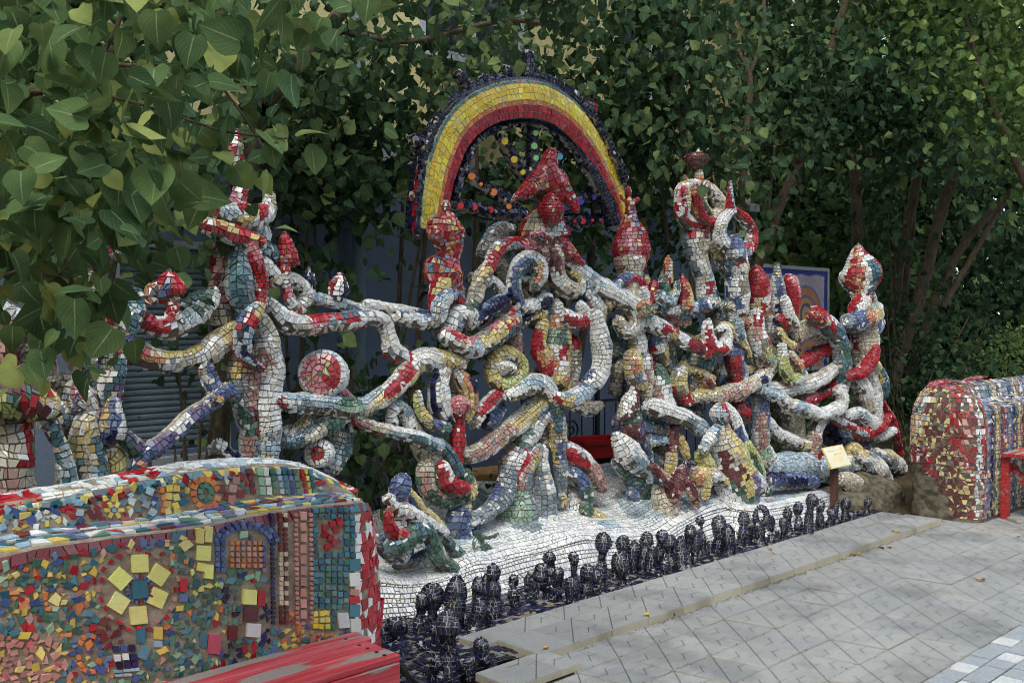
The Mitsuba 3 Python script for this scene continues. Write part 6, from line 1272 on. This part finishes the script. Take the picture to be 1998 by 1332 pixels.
for s, q in enumerate(([(-120,330,2.6,16),(60,180,2.55,11),(180,125,2.5,8),(300,55,2.5,6),(420,-40,2.5,5)], [(-60,200,2.7,9),(120,175,2.6,7),(200,110,2.6,5),(240,20,2.6,4)], [(60,180,2.55,6),(170,190,2.4,4),(300,215,2.4,3),(430,260,2.4,2.5),(560,270,2.4,2)], [(-60,300,2.5,8),(40,400,2.4,5),(110,480,2.3,4),(150,600,2.3,2.5)], [(180,125,2.5,5),(330,130,2.5,3),(450,90,2.5,2.5)], [(-40,560,2.2,4),(30,530,2.2,3),(110,545,2.2,2)], [(300,55,2.5,4),(430,150,2.6,3),(520,290,2.6,2)])): stem(K, q, s, 'branch')
tag(K, 'lilac with big heart shaped leaves hanging in close from the upper left', 'tree')
# a grey leaning trunk behind it
K = 'leaning_tree'
stem(K, [(420,900,6.4,17),(450,560,6.4,17),(505,240,6.4,17),(565,150,6.45,16),(640,55,6.5,15),(760,-80,6.6,13)], 3); stem(K, [(640,55,6.5,8),(800,80,6.6,6),(980,40,6.7,5),(1120,60,6.9,4)], 4, 'branch'); stem(K, [(565,150,6.45,7),(700,40,6.5,5),(900,-40,6.6,4)], 9, 'branch')
crown(K, [(560,-160),(1260,-160),(1260,-60),(1120,-30),(1000,-40),(860,0),(740,90),(640,170),(560,240),(520,200),(600,60)], (5.0, 6.4), 150, 12, .080, 'leaf_bush', 21, .16, holes=[[(700,120),(760,90),(800,150),(740,190)], [(470,250),(600,30),(690,30),(540,270)]])
tag(K, 'tree with a pale leaning trunk rising behind the column sculpture', 'tree')
# lilac bushes between the sculpture and the house
MID = [('bush with dense leaves left of the rainbow in front of the drainpipe', [(420,180),(560,120),(860,90),(870,200),(790,330),(785,470),(760,470),(690,400),(620,370),(560,420),(500,520),(440,480),(400,380)], (6.75, 7.5), 250, 11, 31, [[(600,395),(800,400),(800,620),(560,620)]], [(560,900,7.0,6,600,330),(640,900,7.2,4,615,300),(740,900,7.3,6,790,260),(820,860,7.3,7,850,260)]),
 ('bush at the upper left behind the near lilac leaves', [(-80,-140),(620,-140),(600,120),(480,330),(330,420),(100,470),(-80,480)], (4.9, 6.2), 240, 11, 36, [[(470,250),(500,190),(600,30),(690,30),(620,130),(540,270)]], [(200,620,5.6,7,260,120)]),
 ('bush with sparse low leaves in front of the blue grey wall', [(380,470),(560,440),(700,430),(840,470),(840,800),(700,840),(560,820),(460,830),(440,620)], (6.5, 7.4), 70, 7, 32, [[(540,600),(690,600),(690,700),(540,700)]], [(440,900,6.9,5,420,560),(590,880,7.0,4,560,560),(690,880,7.2,4,640,520),(770,900,7.2,5,830,420)]),
 ('bush whose crown shows through and above the rainbow arch', [(860,60),(1010,10),(1180,20),(1300,90),(1320,280),(1240,340),(1200,480),(1060,480),(940,470),(860,420),(820,260)], (7.9, 8.7), 250, 12, 33, [[(910,400),(960,400),(960,470),(900,470)]], [(900,800,8.0,9,930,250),(1000,700,8.2,7,1060,200),(1130,700,8.3,8,1160,160)]),
 ('bush with pale leaves at the upper right of the rainbow', [(1140,-120),(1420,-120),(1440,60),(1430,240),(1400,310),(1330,330),(1260,280),(1200,200),(1140,120)], (7.8, 8.9), 190, 12, 34, [], [(1350,620,8.2,8,1310,120)]),
 ('bush behind the ring column in front of the house corner', [(1170,280),(1340,270),(1430,330),(1500,520),(1440,640),(1300,700),(1200,640),(1170,480)], (9.4, 10.8), 170, 11, 35, [[(1350,330),(1385,330),(1400,500),(1350,500)], [(1215,470),(1270,470),(1260,640),(1220,640)]], [(1300,760,9.8,8,1290,350),(1400,760,10.2,7,1390,300)])]
for q, (lab, poly, dep, ns, per, seed, holes, stems) in enumerate(MID):
    K = numbered('lilac_bush'); crown(K, poly, dep, ns, per, .098, 'leaf_bush', seed, .16, holes=holes, hole_keep=.16)
    for s, (x0, y0, t, r, x1, y1) in enumerate(stems): stem(K, [(x0, y0, t, r), ((x0 * 2 + x1) / 3 + (-1) ** s * 14, (y0 * 2 + y1) / 3, t, r * .85), ((x0 + 2 * x1) / 3 + (-1) ** s * 10, (y0 + 2 * y1) / 3, t, r * .65), (x1, y1, t, r * .35)], seed + s, 'stem')
    tag(K, lab, 'bush')
# the big dark trees on the right
TR = [('dark tree with a forked trunk just right of the ring column', [(1320,-200),(1760,-200),(1740,60),(1700,240),(1640,330),(1560,330),(1460,300),(1400,180)], (10.1, 12.0), 330, 12, 41, [],
   [[(1475,520,10.2,13),(1530,380,10.2,11),(1585,250,10.2,9),(1620,110,10.1,8),(1670,-60,10.0,6)], [(1443,460,9.8,8),(1452,300,9.8,7),(1462,150,9.8,6),(1415,60,9.8,4)], [(1462,150,9.8,4),(1490,60,9.8,4),(1488,-60,9.8,3)], [(1585,250,10.2,5),(1480,180,10.3,4),(1430,120,10.3,3)], [(1500,420,10.2,3),(1508,330,10.1,3),(1515,240,10.1,2)]]),
  ('tree with drooping leaf clusters over the painted panel', [(1520,160),(1700,120),(1850,180),(1860,250),(1790,300),(1720,300),(1640,320),(1560,340)], (9.0, 10.2), 150, 11, 42, [],
   [[(1668,900,11.6,11),(1672,480,11.6,11),(1660,260,11.5,9),(1635,90,11.4,7)], [(1672,380,11.6,6),(1730,260,10.6,4),(1820,220,10.0,3)]]),
  ('tree with several leaning brown trunks between the bud column and the rounded bench', [(1560,300),(1860,260),(1998,300),(1998,520),(1860,600),(1760,640),(1660,520),(1560,480)], (12.2, 13.8), 120, 11, 43, [[(1700,420),(1840,380),(1800,700),(1690,700)]],
   [[(1735,760,11.4,13),(1790,590,11.4,12),(1830,440,11.5,11),(1880,300,11.6,10),(1998,180,11.6,8)], [(1770,730,11.6,10),(1840,560,11.6,9),(1900,450,11.7,8),(2020,330,11.8,7)], [(1725,780,11.8,11),(1755,520,11.8,10),(1790,340,11.8,9),(1820,200,11.8,8)], [(1745,700,12,8),(1775,480,12,7),(1790,250,12,6)], [(1840,600,11.2,6),(1890,510,11.2,6),(1960,400,11.2,5),(2040,330,11.2,4)]]),
  ('bright leaved tree leaning in at the upper right corner', [(1700,-200),(2080,-200),(2080,330),(1960,340),(1880,260),(1820,170),(1740,90)], (9.0, 11.6), 420, 14, 44, [[(1810,20),(1850,20),(1850,50),(1810,50)]], [[(2080,520,10.2,10),(1990,330,10.2,8),(1920,160,10.2,6),(1880,20,10.2,4)]])]
for lab, poly, dep, ns, per, seed, holes, trunks in TR:
    K = numbered('courtyard_tree'); crown(K, poly, dep, int(ns * 1.15), int(per * 1.15), .090, {41: 'leaf_bush', 42: 'leaf_tree', 43: 'leaf_tree', 44: 'leaf_light'}[seed], seed, .2, clump=9, holes=holes, hole_keep=.2)
    for s, t in enumerate(trunks): stem(K, t, seed + s)
    tag(K, lab, 'tree')
BK = [('shrub with round leaves at the left behind the tulip figure', [(180,600),(420,590),(440,700),(420,880),(200,900)], (6.0, 6.5), 22, 6, 51, .07, 'leaf_bush'),
 ('shrub with broad leaves between the two long branches of the column', [(690,680),(800,640),(840,760),(780,860),(690,850)], (6.4, 7.0), 34, 7, 52, .085, 'leaf_bush'),
 ('shrub growing at the wall foot behind the coiled snake', [(640,820),(860,800),(900,950),(720,1000),(640,960)], (6.8, 7.4), 40, 8, 53, .06, 'leaf_tree'),
 ('ivy covered shrub right of the bud column', [(1700,480),(1850,480),(1900,640),(1880,760),(1760,800),(1690,720)], (10.8, 11.6), 60, 10, 54, .075, 'leaf_tree'),
 ('dark shrub behind the rounded bench wall', [(1760,600),(1960,560),(1998,720),(1900,780),(1780,800)], (11.0, 13.0), 120, 12, 55, .07, 'leaf_tree'),
 ('fresh green shrub at the right edge above the far bench', [(1880,660),(2080,640),(2080,790),(1880,780)], (13.0, 16.0), 120, 12, 56, .07, 'leaf_light'),
 ('low shrub under the painted panel behind the limbs', [(1460,700),(1700,700),(1740,900),(1500,900)], (10.6, 11.4), 90, 10, 57, .06, 'leaf_tree')]
for lab, poly, dep, ns, per, seed, sz, b in BK:
    K = numbered('shrub'); pos = crown(K, poly, dep, ns, per, sz, b, seed, .13)
    c = pos.mean(0); rg = np.random.default_rng(seed); ms = [tubem(catmull(np.array([[c[0] + rg.normal(0, .1), c[1] + rg.normal(0, .1), -.03], [*((c + p) / 2)[:2] , (p[2]) * .55], [*p]]), .2), np.linspace(.012, .004, len(catmull(np.array([[c[0], c[1], -.03], [*((c + p) / 2)[:2], p[2] * .55], [*p]]), .2)))[:1].repeat(1).tolist() * 1 and .008, 6) for p in pos[rg.integers(0, len(pos), 9)]]
    put(f'{K}__twigs', cat(ms), 'bark', smooth=True); tag(K, lab, 'shrub')
# trees standing farther off, closing the view
FAR = [('tall tree beyond the house corner, seen between the trunks', [(1380,-150),(1640,-150),(1700,420),(1560,640),(1400,560)], (14, 17), 330, 14, 61), ('tall tree far behind the painted panel', [(1520,200),(1800,100),(1850,560),(1760,740),(1500,720)], (15, 19), 380, 14, 62),
 ('tall tree far off at the right edge', [(1640,-200),(2140,-200),(2140,420),(1900,460),(1700,420)], (15, 21), 640, 18, 63), ('hedge of far trees low at the right', [(1600,520),(2100,480),(2100,760),(1600,800)], (17, 22), 480, 14, 64)]
for lab, poly, dep, ns, per, seed in FAR:
    K = numbered('far_tree'); pos = crown(K, poly, dep, ns, int(per * 1.3), .19, 'leaf_far' if seed < 63 else 'leaf_tree', seed, .36)
    c = pos.mean(0); put(f'{K}__trunk', tubem([(c[0], c[1], -.03), (c[0] + .1, c[1], 2), (c[0], c[1] + .1, 4), (c[0] + .2, c[1], 7)], [.22, .18, .14, .06], 10, .15), 'bark', smooth=True); tag(K, lab, 'tree')
# branches that carry on above the picture and shade the place
for q, (x, y, z, n, lab) in enumerate(((2.8, 3.0, 5.4, 130, 'upper crown spreading over the arch, above the picture'), (7.0, 3.0, 5.8, 190, 'upper crown over the far end of the sculpture'), (-2.0, 2.8, 5.0, 110, 'upper crown over the column sculpture'), (9.5, 3.6, 6.4, 300, 'upper crown over the tree trunks on the right'), (10.5, 6.8, 6.6, 300, 'upper crown behind the tree trunks on the right'), (13, 4.4, 6.6, 260, 'upper crown farthest right, above the far bench'))):
    K = numbered('upper_crown'); rg = np.random.default_rng(70 + q); PP = []
    c = np.array([x, y, z]) + rg.normal(0, 1, (n, 3)) * [1.5, .6, .5]
    PA = [spray(rg, p, 14, .24) for p in c]; pos, ax, nr = (np.concatenate([p[k] for p in PA]) for k in range(3)); s = pix(pos); ok = (s[:, 1] < -20) | (s[:, 0] > 2040)
    v, f, keep, uv, nv, nf = leaves(pos[ok], ax[ok], nr[ok], .1 * rg.uniform(.6, 1.2, ok.sum()), 'mid', 70 + q)
    tag(put(f'{K}__crown', trimesh.Trimesh(v, f[keep], process=False), 'leaf_tree', uv=uv), kind='stuff'); put(f'{K}__trunk', tubem([(x, y + .9, -.03), (x + .1, y + .8, 2.4), (x, y + .5, 4.4), (x, y, 5.6)], [.07, .06, .05, .02], 9, .15), 'bark', smooth=True); tag(K, lab, 'tree')
finish_tiles()
